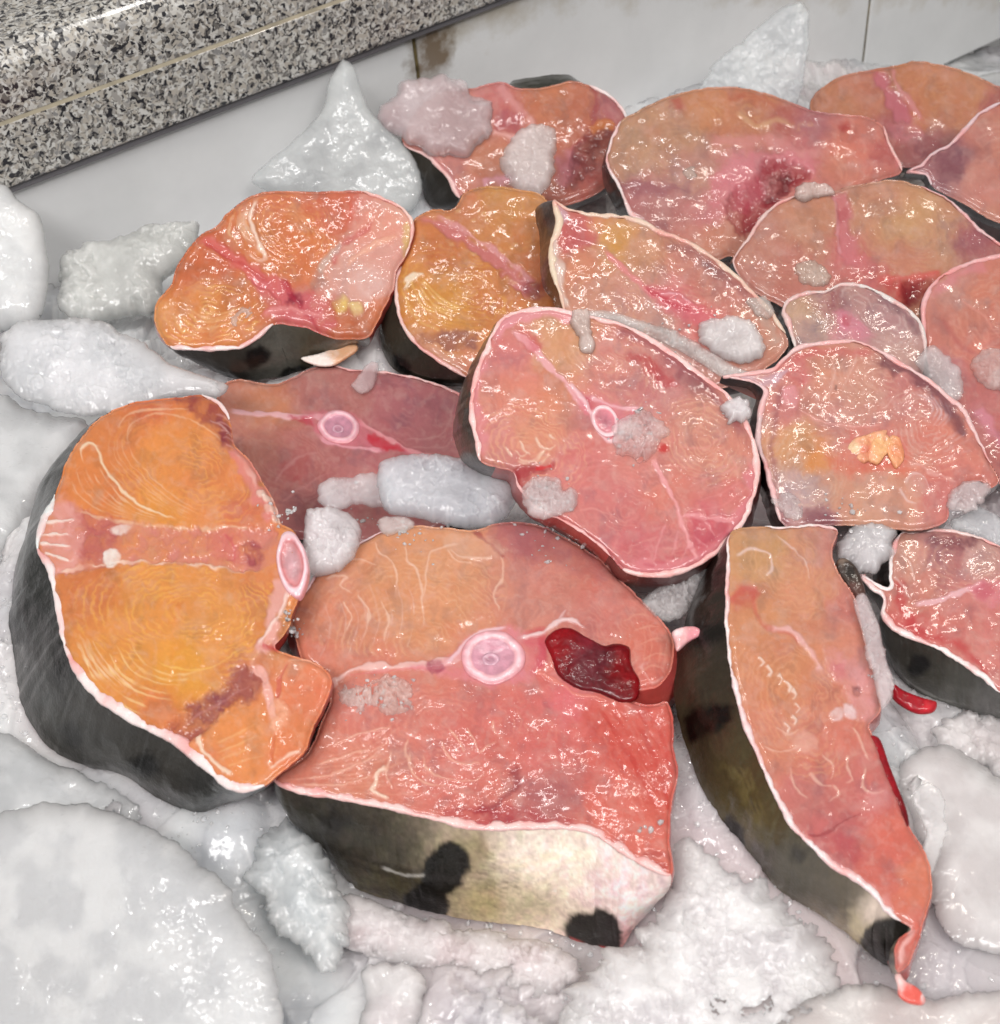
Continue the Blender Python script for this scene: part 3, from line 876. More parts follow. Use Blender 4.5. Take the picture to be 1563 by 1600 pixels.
# the bed of crushed ice
BED = {}
def bed_z(x, y):
    return BED['z'][np.clip(np.searchsorted(BED['ys'], y), 0, len(BED['ys']) - 1), np.clip(np.searchsorted(BED['xs'], x), 0, len(BED['xs']) - 1)]
def bed():
    ys = [0.12]
    while ys[-1] < 1.62: ys.append(ys[-1] + (.0008 if ys[-1] < .50 else .0008 + .009 * (ys[-1] - .50)) if ys[-1] < .8 else ys[-1] + .0036)
    xs = [-.62]
    while xs[-1] < 1.02: xs.append(xs[-1] + (.00095 if -.30 < xs[-1] < .32 else .004))
    X, Y = np.meshgrid(np.array(xs), np.array(ys)); sh = X.shape
    X, Y = X.ravel(), Y.ravel()
    wx, wy = .008 * vnoise(X / .02, Y / .02, 3), .008 * vnoise(X / .02, Y / .02, 4)
    b1, k1 = facets((X + wx) / .048, (Y + wy) / .048, 11)
    b2, k2 = facets((X + wx * .5) / .017, (Y + wy * .5) / .017, 12)
    b3, k3 = facets(X / .0065, Y / .0065, 13)
    b4, k4 = facets(X / .0030, Y / .0030, 18)
    g = np.clip(.5 + 1.6 * fbm(X / .06, Y / .06, 14, 3), 0, 1)                # grainy against smooth places
    z = .008 * fbm(X / .13, Y / .13, 15, 3) + .009 * b1 + .0050 * b2 * (.25 + g)
    z += g * (.0030 * b3 + .0016 * b4) + .0010 * fbm(X / .012, Y / .012, 16, 3)
    z += -.004 + .011 * sstep(.62, .45, Y) * sstep(-.5, -.1, X + .4)
    z -= .045 * sstep(.22, .42, X) * sstep(.88, 1.0, Y)
    # it falls away towards the wall
    s = (X - W0[0]) * WN[0] + (Y - W0[1]) * WN[1] + (0 - W0[2]) * WN[2]
    z -= (.006 + .035 * sstep(.3, .6, X)) * sstep(.12, 0, s)
    # and it hugs the lower edges of the steaks lying on it
    num = np.zeros(len(X)); den = np.zeros(len(X)); near = np.full(len(X), 9.0)
    for c in CONTACT:
        for q in c[::4]:
            if q[2] > .045: continue
            k = np.nonzero((np.abs(X - q[0]) < .05) & (np.abs(Y - q[1]) < .05))[0]
            d2_ = (X[k] - q[0]) ** 2 + (Y[k] - q[1]) ** 2
            w = np.exp(-d2_ / .014 ** 2) + 1e-9
            num[k] += w * (q[2] - .004); den[k] += w; near[k] = np.minimum(near[k], d2_)
    m = np.exp(-near / .026 ** 2)
    z = np.where(den > 0, z * (1 - m) + (num / np.maximum(den, 1e-12) + .35 * z) * m, z)
    ca = sstep(-.4, .4, fbm(X / .04, Y / .04, 21, 5))[:, None]
    pk = np.clip(fbm(X / .09, Y / .09, 22, 3) * 1.0 + .75 * sstep(.34, .05, np.hypot(X - .09, Y - .42)), 0, 1)[:, None] * .75
    col = lin((190, 192, 196)) * (1 - ca) + lin((216, 218, 219)) * ca
    col = col * (1 - pk) + lin((210, 190, 192)) * pk
    BED.update(xs=np.array(xs), ys=np.array(ys), z=z.reshape(sh))
    V = np.stack([X, Y, z], 1)
    i = np.arange(len(X)).reshape(sh)
    q = np.stack([i[:-1, :-1], i[:-1, 1:], i[1:, 1:], i[1:, :-1]], -1).reshape(-1, 4)
    q = q[(s[q] > -.02).all(1)]
    u = np.unique(q); rm = np.full(len(X), -1); rm[u] = np.arange(len(u))
    o = make_obj('crushed_ice', V[u], rm[q], M_BED, None, col[u])
    tag(o, kind='stuff'); tag(o, 'bed of crushed grainy ice under the fish steaks', 'ice')

# ------------------------------------------------------------------ the fish steaks, nearest first
GR = 'fish steaks laid on the ice'
WHITE, PINKW, CREAM = (240, 222, 220), (238, 196, 192), (226, 206, 182)
LINE = (246, 206, 176); PALE = (248, 214, 198)

# --- amber-lobed half steak at the front left
def paint_one(p):
    p.base([(260, 700, 70, (226, 134, 50)), (190, 680, 50, (216, 118, 52)), (330, 760, 60, (222, 128, 60)), (380, 800, 30, (206, 100, 66)), (240, 640, 50, (218, 104, 54)),
            (170, 760, 40, (222, 122, 50)), (250, 800, 40, (226, 140, 36)),
            (240, 950, 80, (224, 138, 48)), (280, 1040, 60, (228, 150, 22)), (150, 920, 50, (208, 112, 48)), (340, 960, 60, (222, 140, 58)), (400, 930, 40, (216, 122, 60)),
            (190, 1080, 50, (222, 138, 40)), (250, 1110, 40, (220, 116, 44)), (370, 1160, 60, (228, 134, 62)), (330, 1190, 40, (226, 130, 80)),
            (490, 1090, 50, (224, 116, 78)), (470, 1160, 50, (222, 118, 66)), (390, 1060, 30, (200, 110, 80))])
    p.mottle(.10, 34)
    p.rings(300, 740, 150, 95, 30, 1.05, 7.5, (244, 170, 96), .34, [(120, 740), (170, 655), (290, 625), (400, 760), (420, 815), (250, 815), (140, 790)], .4)
    p.rings(300, 960, 190, 110, 5, 1.1, 7.5, (246, 182, 92), .34, [(95, 890), (300, 880), (430, 900), (415, 1010), (270, 1140), (150, 1070)], .4)
    p.fam([(112, 735), (120, 770), (160, 800), (230, 818)], [(150, 720), (180, 770), (220, 800), (270, 818)], 6, LINE, 1.6, .6, .8)
    p.fam([(165, 680), (160, 720), (210, 770), (300, 815)], [(230, 650), (200, 690), (250, 760), (340, 820)], 6, LINE, 1.1, .4, .4)
    p.line([(132, 726), (128, 706), (140, 694), (152, 700), (164, 730), (186, 760), (214, 788), (246, 804), (276, 812)], (250, 226, 200), 2.6, 2.0, .9, 1.6)
    p.line([(300, 642), (250, 644), (200, 650), (186, 672)], LINE, 1.4, 1, .6)
    p.line([(360, 700), (300, 660), (240, 652), (206, 668), (200, 690)], LINE, 1.3, 1, .5)
    p.fam([(126, 1008), (146, 1060), (196, 1108), (250, 1130)], [(206, 1000), (232, 1040), (280, 1056), (345, 1042)], 7, (250, 214, 160), 2.1, .75, 1.2)
    p.fam([(116, 990), (140, 1040), (180, 1085)], [(140, 985), (160, 1030), (215, 1085)], 4, (250, 220, 190), 2.4, .7, 1.2)
    p.line([(250, 1038), (300, 1052), (345, 1040), (380, 1015)], (250, 205, 120), 1.4, 1, .6, .5)
    # septum of pale tissue between the lobes
    p.patch([(70, 790), (100, 785), (130, 800), (180, 812), (240, 822), (310, 826), (390, 828), (432, 828), (440, 870), (410, 892), (350, 890), (290, 884), (220, 884), (150, 888), (100, 896), (80, 900), (62, 850)], (214, 132, 122), .95, 5, 4, -6)
    p.patch([(112, 800), (150, 802), (190, 816), (186, 850), (150, 872), (116, 866)], (178, 78, 84), .65, 10, 8)
    p.patch([(58, 830), (80, 778), (112, 790), (132, 830), (120, 880), (84, 900), (66, 870)], (232, 164, 158), .85, 8, 6, 2)
    for a, b in (((62, 822), (118, 812)), ((60, 836), (110, 836)), ((62, 850), (112, 856)), ((70, 866), (108, 876))):
        p.line([a, b], (248, 226, 222), 3.0, 1.5, .8, 2, 1, 3)
    p.line([(112, 798), (150, 806), (200, 818), (250, 824), (320, 826), (400, 828)], (240, 206, 180), 2.2, 1.6, .7, 1.6, 1.8, 6, .4)
    p.line([(84, 898), (130, 884), (200, 880), (280, 884), (350, 890), (400, 896)], (248, 210, 196), 2.8, 2, .8, 1.8, 1.8, 6, .4)
    p.patch([(160, 866), (174, 860), (190, 868), (180, 890), (166, 886)], (250, 240, 238), .95, 2, 3, 2.4)
    p.patch([(172, 830), (186, 820), (206, 824), (190, 840)], (246, 224, 220), .8, 3, 3, 1.6)
    p.patch([(330, 836), (372, 838), (376, 876), (340, 880)], (214, 110, 106), .6, 8, 6)
    p.patch([(384, 852), (400, 846), (410, 870), (400, 886), (384, 880)], (156, 60, 78), .85, 5, 4, -2)
    p.line([(352, 836), (364, 850), (366, 872), (352, 880)], (206, 84, 96), 2.4, 2, .7)
    # dark blood line at the back of the upper lobe
    p.patch([(268, 622), (316, 614), (350, 634), (366, 690), (376, 716), (356, 706), (330, 672), (296, 644)], (150, 62, 66), .85, 7, 6, 0)
    p.patch([(330, 660), (352, 650), (366, 696), (350, 700)], (120, 40, 66), .6, 8, 6)
    p.line([(330, 660), (350, 668), (362, 684)], (226, 180, 180), 2, 1.5, .6, 1)
    for k in range(6): p.line([(338 + k * 4, 650 + k * 12), (352 + k * 4, 652 + k * 12), (362 + k * 3, 658 + k * 13)], (222, 160, 160), 1.6, 1.2, .55, .8)
    # pale outer membrane along the right
    p.line([(366, 700), (390, 738), (412, 782), (428, 820)], (222, 134, 132), 13, 14, .8, 2, 5, 5)
    p.line([(372, 712), (398, 752), (420, 800)], (240, 190, 184), 4, 4, .6, 2.5, 2, 4, .5)
    for x, y in ((418, 784), (428, 800), (432, 814), (420, 800), (410, 776)): p.patch([(x - 6, y - 5), (x + 5, y - 6), (x + 7, y + 4), (x - 4, y + 6)], (242, 210, 200), .8, 2, 2, 3)
    p.line([(444, 905), (440, 940), (428, 968), (424, 1000), (404, 1026)], (232, 168, 164), 12, 10, .85, 2.5, 5, 5)
    p.line([(452, 930), (442, 960), (420, 990), (406, 1012)], (248, 214, 210), 3, 2, .8, 2, 1.5, 3)
    p.line([(412, 1012), (430, 1014), (442, 1008)], (206, 70, 80), 6, 4, .7, 0, 4, 3)
    # belly wall: purple membrane, strand, two plump pieces
    p.patch([(262, 1146), (300, 1104), (340, 1074), (388, 1044), (414, 1058), (404, 1086), (352, 1112), (318, 1152), (292, 1166)], (158, 78, 76), .85, 8, 6, -6)
    p.patch([(300, 1108), (350, 1078), (378, 1066), (360, 1094), (312, 1132)], (128, 62, 84), .6, 8, 6)
    p.line([(280, 1150), (310, 1120), (350, 1096), (392, 1072)], (206, 140, 138), 2.2, 1.4, .5, .8)
    p.line([(312, 1152), (322, 1176), (340, 1196), (366, 1212)], (246, 214, 196), 4, 3, .85, 2, 2, 4)
    p.line([(400, 1040), (416, 1070), (424, 1100), (430, 1130)], (240, 176, 168), 6, 6, .9, -1, 2, 3)
    p.patch([(426, 1100), (440, 1092), (450, 1108), (446, 1136), (430, 1150), (424, 1128)], (244, 178, 152), .9, 4, 3, 4)
    p.line([(452, 1038), (440, 1062), (436, 1094)], (206, 90, 84), 4, 3, .6, -2)
    p.line([(430, 1150), (428, 1180), (432, 1206)], (206, 92, 60), 2.5, 2, .6, -2)
    p.fam([(330, 1170), (370, 1150), (410, 1130)], [(345, 1205), (380, 1190), (420, 1180)], 4, (248, 200, 150), 1.6, .5, .6)
    p.line([(470, 1174), (440, 1190), (424, 1204)], (248, 206, 190), 3, 3, .8, 1)
    p.line([(452, 1036), (476, 1030), (500, 1040)], (248, 190, 170), 2, 1.5, .6, .6)
def skin_one(p):
    p.base([(20, 950, 60, (30, 31, 31)), (60, 800, 40, (58, 60, 58)), (60, 900, 40, (46, 48, 46)), (60, 1050, 50, (56, 56, 54)), (120, 1150, 60, (60, 58, 54)), (250, 1200, 60, (58, 55, 50)), (330, 1250, 50, (56, 56, 54)), (110, 700, 40, (34, 34, 32))])
    for k in range(14):
        r = random.Random(k); x = 25 + 60 * r.random(); y = 850 + 260 * r.random()
        p.line([(x, y), (x + 14, y + 50), (x + 30, y + 95)], (24, 25, 25) if k % 2 else (84, 86, 84), 4, 1, .3, 0, 5, 5)
    p.patch([(100, 1130), (122, 1120), (136, 1150), (116, 1166)], (16, 16, 16), .7, 8, 4)
    p.patch([(210, 1180), (236, 1172), (254, 1196), (232, 1212)], (14, 14, 14), .9, 8, 4)
    p.patch([(86, 1010), (100, 1000), (112, 1060), (96, 1066)], (18, 18, 18), .7, 8, 4)
    p.patch([(130, 668), (150, 650), (160, 664), (140, 690), (118, 705)], (6, 6, 6), .9, 3, 3)
one, _ = steak('large amber-fleshed half steak with thick black skin at the front left of the pile', GR,
    [(315, 617), (347, 632), (360, 656), (367, 695), (387, 715), (410, 751), (432, 792), (439, 818), (462, 832), (462, 870), (470, 926), (459, 954), (450, 985), (430, 1012), (455, 1023), (491, 1035), (518, 1057, 0, 10), (509, 1098, 0, 10), (486, 1147, 0, 8), (477, 1174, -2, 6), (441, 1206, -6, 5),
     (414, 1228, -2, 3), (383, 1237, 4, 8), (351, 1228, 5, 26), (315, 1197, -4, 73), (270, 1161, -20, 88), (207, 1129, -15, 82), (149, 1089, -15, 108), (117, 1048, -40, 120), (101, 1012, -61, 104), (86, 936, -64, 90), (77, 895, -63, 70), (59, 859, -40, 78), (63, 819, -40, 72), (86, 774, -45, 60), (101, 729, -42, 36), (126, 684, -30, 30), (155, 654, -14, 14), (198, 632, -8, 20), (252, 623, -5, 30), (288, 620, 0, 40)],
    PL['one'], (-20, 40), .022, paint_one, 11, 1.5, 7, 12,
    rims=[((414, 1228), (101, 1012), 8.5, WHITE), ((101, 1012), (59, 859), 6, WHITE), ((59, 859), (86, 774), 8, (222, 224, 222)), ((315, 617), (360, 656), 4, WHITE)],
    skin_spans=[((414, 1228), (198, 632))], skin_paint=skin_one, skin_bulge=9, lump=2.2, flat=[(459, 884, 40)], tint=(.82, .85, .80))
disc('vertebra', 459, 884, 25, 54, -8, PL['one'], [(1.0, -4, (226, 150, 160)), (.98, 7, (232, 176, 184)), (.86, 10, (244, 210, 216)), (.76, 10, (236, 186, 192)), (.66, 7, (206, 130, 132)), (.4, 5.5, (200, 150, 154)), (.04, 6, (204, 160, 166))], M_BONE, one, 4)

# --- big salmon-pink steak with the whole vertebra at the front centre
def paint_two(p):
    p.base([(640, 920, 90, (224, 148, 92)), (540, 960, 60, (220, 134, 92)), (500, 1040, 40, (216, 116, 84)), (700, 880, 50, (224, 150, 98)), (860, 900, 70, (208, 128, 106)), (820, 850, 40, (198, 112, 104)), (960, 930, 60, (212, 116, 98)),
            (1020, 1010, 50, (218, 108, 84)), (600, 1120, 80, (216, 116, 96)), (560, 1200, 60, (218, 124, 90)), (480, 1220, 40, (216, 122, 92)), (740, 1180, 90, (218, 104, 88)), (860, 1150, 70, (218, 96, 86)),
            (960, 1150, 60, (220, 84, 66)), (1020, 1180, 50, (216, 72, 54)), (860, 1240, 60, (190, 100, 92)), (960, 1260, 60, (220, 96, 76)), (1030, 1300, 50, (222, 100, 78)), (880, 1100, 40, (226, 104, 100)), (930, 980, 30, (206, 110, 96))])
    p.mottle(.09, 40)
    p.rings(650, 1010, 190, 150, 0, 1.1, 9, (244, 186, 140), .26, [(470, 990), (560, 860), (700, 830), (780, 860), (780, 970), (620, 1030)], .3)
    p.rings(700, 1130, 180, 110, 0, 1.2, 8, (240, 158, 132), .26, [(450, 1210), (520, 1090), (700, 1070), (850, 1100), (880, 1200), (740, 1280), (600, 1250)], .3)
    p.rings(900, 1000, 150, 120, 10, 1.1, 8, (232, 160, 136), .2, [(790, 850), (900, 850), (1030, 980), (1010, 1060), (900, 980), (800, 970)], .2)
    # long pale seams of the upper left lobe, fanning out
    for L in ([(530, 880), (548, 876), (570, 880), (590, 888)], [(508, 908), (526, 904), (542, 906), (534, 916), (552, 930)], [(586, 850), (592, 866), (610, 876), (620, 896), (618, 930)], [(632, 852), (638, 880), (652, 892), (660, 930), (664, 980)],
              [(720, 852), (690, 858), (672, 866), (668, 900), (662, 940)], [(770, 874), (740, 876), (716, 872), (704, 862)], [(700, 862), (712, 880), (740, 884)], [(780, 960), (774, 930), (786, 900), (780, 870)], [(560, 930), (576, 960), (570, 1000)], [(596, 940), (606, 970), (600, 1010)], [(536, 944), (550, 966), (542, 990)]):
        p.line(L, (250, 204, 174), 2.0, 1.3, .8, 1.0)
    p.fam([(500, 930), (520, 980), (500, 1040)], [(640, 900), (650, 960), (640, 1020)], 8, PALE, 1.2, .4, .4)
    # lower lobe seams
    p.line([(604, 1200), (590, 1212), (588, 1228), (578, 1236), (592, 1242), (606, 1250)], (252, 216, 186), 3.6, 2, .9, 1.6)
    for L in ([(450, 1222), (500, 1216), (560, 1196), (600, 1170)], [(470, 1230), (530, 1228), (580, 1214)], [(640, 1180), (640, 1204), (660, 1224), (700, 1230)], [(660, 1180), (668, 1206), (700, 1220), (740, 1220), (760, 1208)], [(690, 1160), (700, 1186), (720, 1196), (750, 1196)],
              [(612, 1176), (604, 1210), (616, 1234)], [(730, 1140), (742, 1164), (746, 1180), (760, 1168), (778, 1160)], [(640, 1158), (632, 1180), (650, 1206)], [(770, 1130), (776, 1150)], [(520, 1170), (560, 1150), (610, 1140)], [(500, 1196), (540, 1184), (580, 1172)], [(704, 1140), (716, 1160), (724, 1180)]):
        p.line(L, (248, 190, 160), 2.0, 1.1, .75, 1.0)
    p.fam([(480, 1190), (560, 1170), (640, 1110)], [(470, 1232), (560, 1240), (680, 1240)], 10, (246, 182, 150), 1.2, .45, .5)
    # brown and red streaks
    p.line([(741, 828), (752, 842), (770, 858), (786, 876)], (166, 64, 66), 5, 3, .7, -1.5, 3, 4)
    p.patch([(760, 822), (846, 822), (900, 850), (960, 900), (930, 910), (850, 880), (790, 872)], (186, 106, 106), .55, 10, 8)
    p.line([(776, 880), (790, 920), (782, 970)], (222, 160, 130), 1.6, 1, .5, .4)
    p.patch([(900, 1110), (950, 1120), (1000, 1180), (1050, 1250), (1046, 1310), (1000, 1250), (960, 1200), (920, 1160)], (208, 60, 44), .45, 16, 10)
    p.fam([(940, 1110), (990, 1190), (1040, 1290)], [(1010, 1105), (1040, 1170), (1052, 1250)], 6, (196, 44, 36), 4, .4, -.8)
    p.fam([(930, 1110), (960, 1190), (1030, 1330)], [(990, 1105), (1036, 1200), (1050, 1290)], 5, (240, 140, 116), 2, .4, .6)
    p.line([(800, 1200), (806, 1220), (796, 1240), (770, 1260), (740, 1272)], (150, 46, 54), 6, 4, .65, -1, 4, 6)
    p.patch([(690, 1276), (740, 1264), (800, 1266), (860, 1280), (900, 1292), (820, 1296), (730, 1294)], (178, 44, 54), .75, 6, 6, -1)
    p.patch([(820, 1240), (860, 1230), (900, 1250), (880, 1286), (830, 1276)], (168, 88, 88), .55, 12, 8)
    p.patch([(880, 1060), (900, 1050), (910, 1100), (880, 1140), (860, 1110)], (230, 110, 116), .4, 14, 8)
    p.line([(1046, 1362), (1010, 1346), (1030, 1336), (1048, 1346)], (168, 40, 44), 7, 5, .5, 0, 5, 5)
    # fascia running to the bone
    p.line([(512, 1074), (560, 1048), (620, 1044), (680, 1040), (730, 1024)], (246, 196, 180), 5, 8, .9, 2.0, 2, 3)
    p.line([(540, 1060), (600, 1050), (680, 1048), (720, 1060)], (226, 120, 112), 2.5, 2.5, .8, 0, 1.5, 2)
    p.patch([(640, 1044), (690, 1036), (730, 1000), (756, 986), (800, 984), (836, 1000), (850, 1030), (838, 1060), (800, 1074), (750, 1074), (700, 1060)], (232, 140, 142), .85, 6, 4, 1)
    p.patch([(664, 1042), (690, 1036), (698, 1046), (676, 1054)], (158, 46, 72), .75, 3, 3, -1.5)
    p.line([(700, 1040), (726, 1010), (752, 988), (790, 984)], (250, 206, 204), 3, 3, .8, 1.5, 1.5, 3)
    p.patch([(818, 996), (846, 986), (856, 1010), (850, 1044), (836, 1058), (828, 1030)], (206, 66, 80), .8, 5, 4, 1)
    p.line([(812, 1000), (850, 992), (872, 976), (900, 974), (914, 986)], (250, 216, 206), 4, 4, .85, 2, 2, 3)
    p.line([(866, 980), (880, 964), (884, 956)], (250, 210, 200), 2, 1, .7, 1)
    p.line([(838, 1050), (870, 1066), (900, 1086), (950, 1096)], (236, 140, 120), 3, 2, .7, 1)
    p.line([(1000, 1040), (1020, 1070), (1036, 1056)], (240, 176, 160), 3, 2, .6, 1)
    # banded muscle at the right end
    p.fam([(1004, 960), (1010, 1000), (1004, 1050)], [(1046, 976), (1052, 1010), (1044, 1054)], 5, (238, 160, 130), 1.8, .6, .7)
    for x, y in ((996, 962), (1012, 980), (1022, 1000), (1026, 1024), (1018, 1044)): p.line([(x - 22, y + 12), (x, y), (x + 18, y + 2)], (240, 172, 142), 1.6, 1.2, .6, .6)
    p.line([(463, 1238), (560, 1262), (680, 1286), (760, 1296)], (238, 196, 190), 5, 4, .55, .5, 4, 4)
    # frost clinging
    p.patch([(690, 846), (740, 838), (790, 860), (770, 880), (720, 876)], (232, 186, 156), .4, 6, 8)
def skin_two(p):
    p.base([(500, 1300, 60, (50, 46, 40)), (560, 1300, 50, (62, 56, 46)), (620, 1320, 40, (70, 64, 50)), (640, 1380, 40, (74, 66, 46)), (740, 1330, 40, (150, 134, 104)), (760, 1400, 50, (168, 150, 112)), (830, 1330, 60, (230, 214, 198)), (830, 1400, 50, (200, 184, 154)), (900, 1340, 50, (240, 220, 206)), (960, 1380, 60, (240, 210, 206)), (1010, 1390, 50, (240, 214, 210)), (900, 1440, 40, (220, 200, 180)), (980, 1470, 30, (220, 160, 156))])
    p.mottle(.25, 10, .15)
    p.patch([(672, 1326), (700, 1308), (732, 1324), (732, 1360), (706, 1390), (698, 1440), (632, 1436), (630, 1398), (656, 1366)], (8, 8, 8), .97, 5, 4)
    p.patch([(500, 1268), (540, 1268), (550, 1284), (520, 1290)], (20, 18, 18), .6, 8, 5)
    p.patch([(884, 1440), (900, 1416), (926, 1418), (944, 1410), (970, 1418), (976, 1450), (966, 1492), (930, 1490), (886, 1474)], (10, 11, 11), .97, 6, 3)
    p.fam([(730, 1310), (780, 1330), (830, 1350)], [(720, 1390), (760, 1400), (790, 1420)], 12, (84, 76, 58), 2.5, .45, 0, .5, 6)
    p.fam([(760, 1336), (840, 1330), (900, 1310)], [(770, 1390), (850, 1376), (940, 1350)], 5, (244, 222, 190), 3, .5, 0, .4, 5)
    p.fam([(520, 1316), (590, 1338), (670, 1352)], [(540, 1370), (600, 1396), (660, 1420)], 4, (36, 32, 28), 5, .5, 0, .4, 4)
    p.line([(600, 1346), (630, 1356), (668, 1352)], (196, 192, 186), 3, 2, .6)
    p.line([(930, 1484), (955, 1480)], (206, 60, 60), 4, 3, .7)
    p.patch([(890, 1464), (930, 1478), (962, 1490), (900, 1484)], (206, 80, 76), .6, 4, 3)
two, _ = steak('big salmon-pink steak with round vertebra, dark clot and black-spotted skin, front centre', GR,
    [(480, 921), (498, 892), (546, 858), (595, 833), (639, 822), (693, 824), (741, 828), (771, 819), (814, 816), (849, 823), (892, 845), (936, 872), (966, 901), (1005, 940), (1039, 975), (1053, 1004), (1048, 1048), (1029, 1072), (1000, 1080), (985, 1092), (1001, 1100), (1025, 1100), (1042, 1097, -20, 10), (1052, 1121, -20, 20), (1053, 1165, -20, 24), (1060, 1213, -22, 28), (1051, 1248, -16, 30), (1046, 1306, -14, 34),
     (1049, 1367, -15, 32), (1014, 1357, -20, 90), (961, 1326, 0, 163), (927, 1304, -5, 178), (888, 1296, -20, 161), (814, 1296, -9, 149), (741, 1296, 0, 142), (668, 1279, 5, 146), (595, 1262, 20, 146), (522, 1248, 29, 136), (463, 1238, 49, 97), (429, 1221, 44, 62), (444, 1204, 30, 40), (478, 1179), (498, 1140), (517, 1072), (478, 1040), (463, 1004), (454, 970), (463, 940)],
    PL['two'], (10, 45), .020, paint_two, 23, 1.5, 7, 10,
    rims=[((1049, 1367), (429, 1221), 7.5, PINKW), ((463, 940), (639, 822), 2.2, (214, 190, 196))],
    skin_spans=[((1049, 1367), (429, 1221)), ((480, 921), (1053, 1004))], skin_paint=skin_two, skin_bulge=12, lump=2.0, flat=[(769, 1030, 52)])
vertebra(two, PL['two'], 769, 1030, 51, 43, 0, 3)
def clot_paint(p):
    p.base([(880, 1010, 30, (130, 8, 18)), (930, 1040, 40, (84, 8, 20)), (980, 1050, 30, (120, 6, 14)), (920, 1010, 20, (120, 24, 36))])
    p.mottle(.4, 14, .2)
    p.patch([(890, 1010), (930, 1005), (950, 1050), (920, 1070), (895, 1050)], (124, 60, 70), .35, 12, 8)
pillow('blood_clot', [(850, 1000), (866, 986), (892, 982), (920, 998), (944, 1010), (960, 1006), (984, 1012), (988, 1040), (1000, 1066), (994, 1094), (970, 1098), (936, 1084), (900, 1076), (872, 1056), (860, 1030)], PL['two'].lift(.0012), 11, 2, M_CLOT, 5, two, 1.6, 22, rough=2.6, rough_sc=14, jag=1.2, paint=clot_paint)

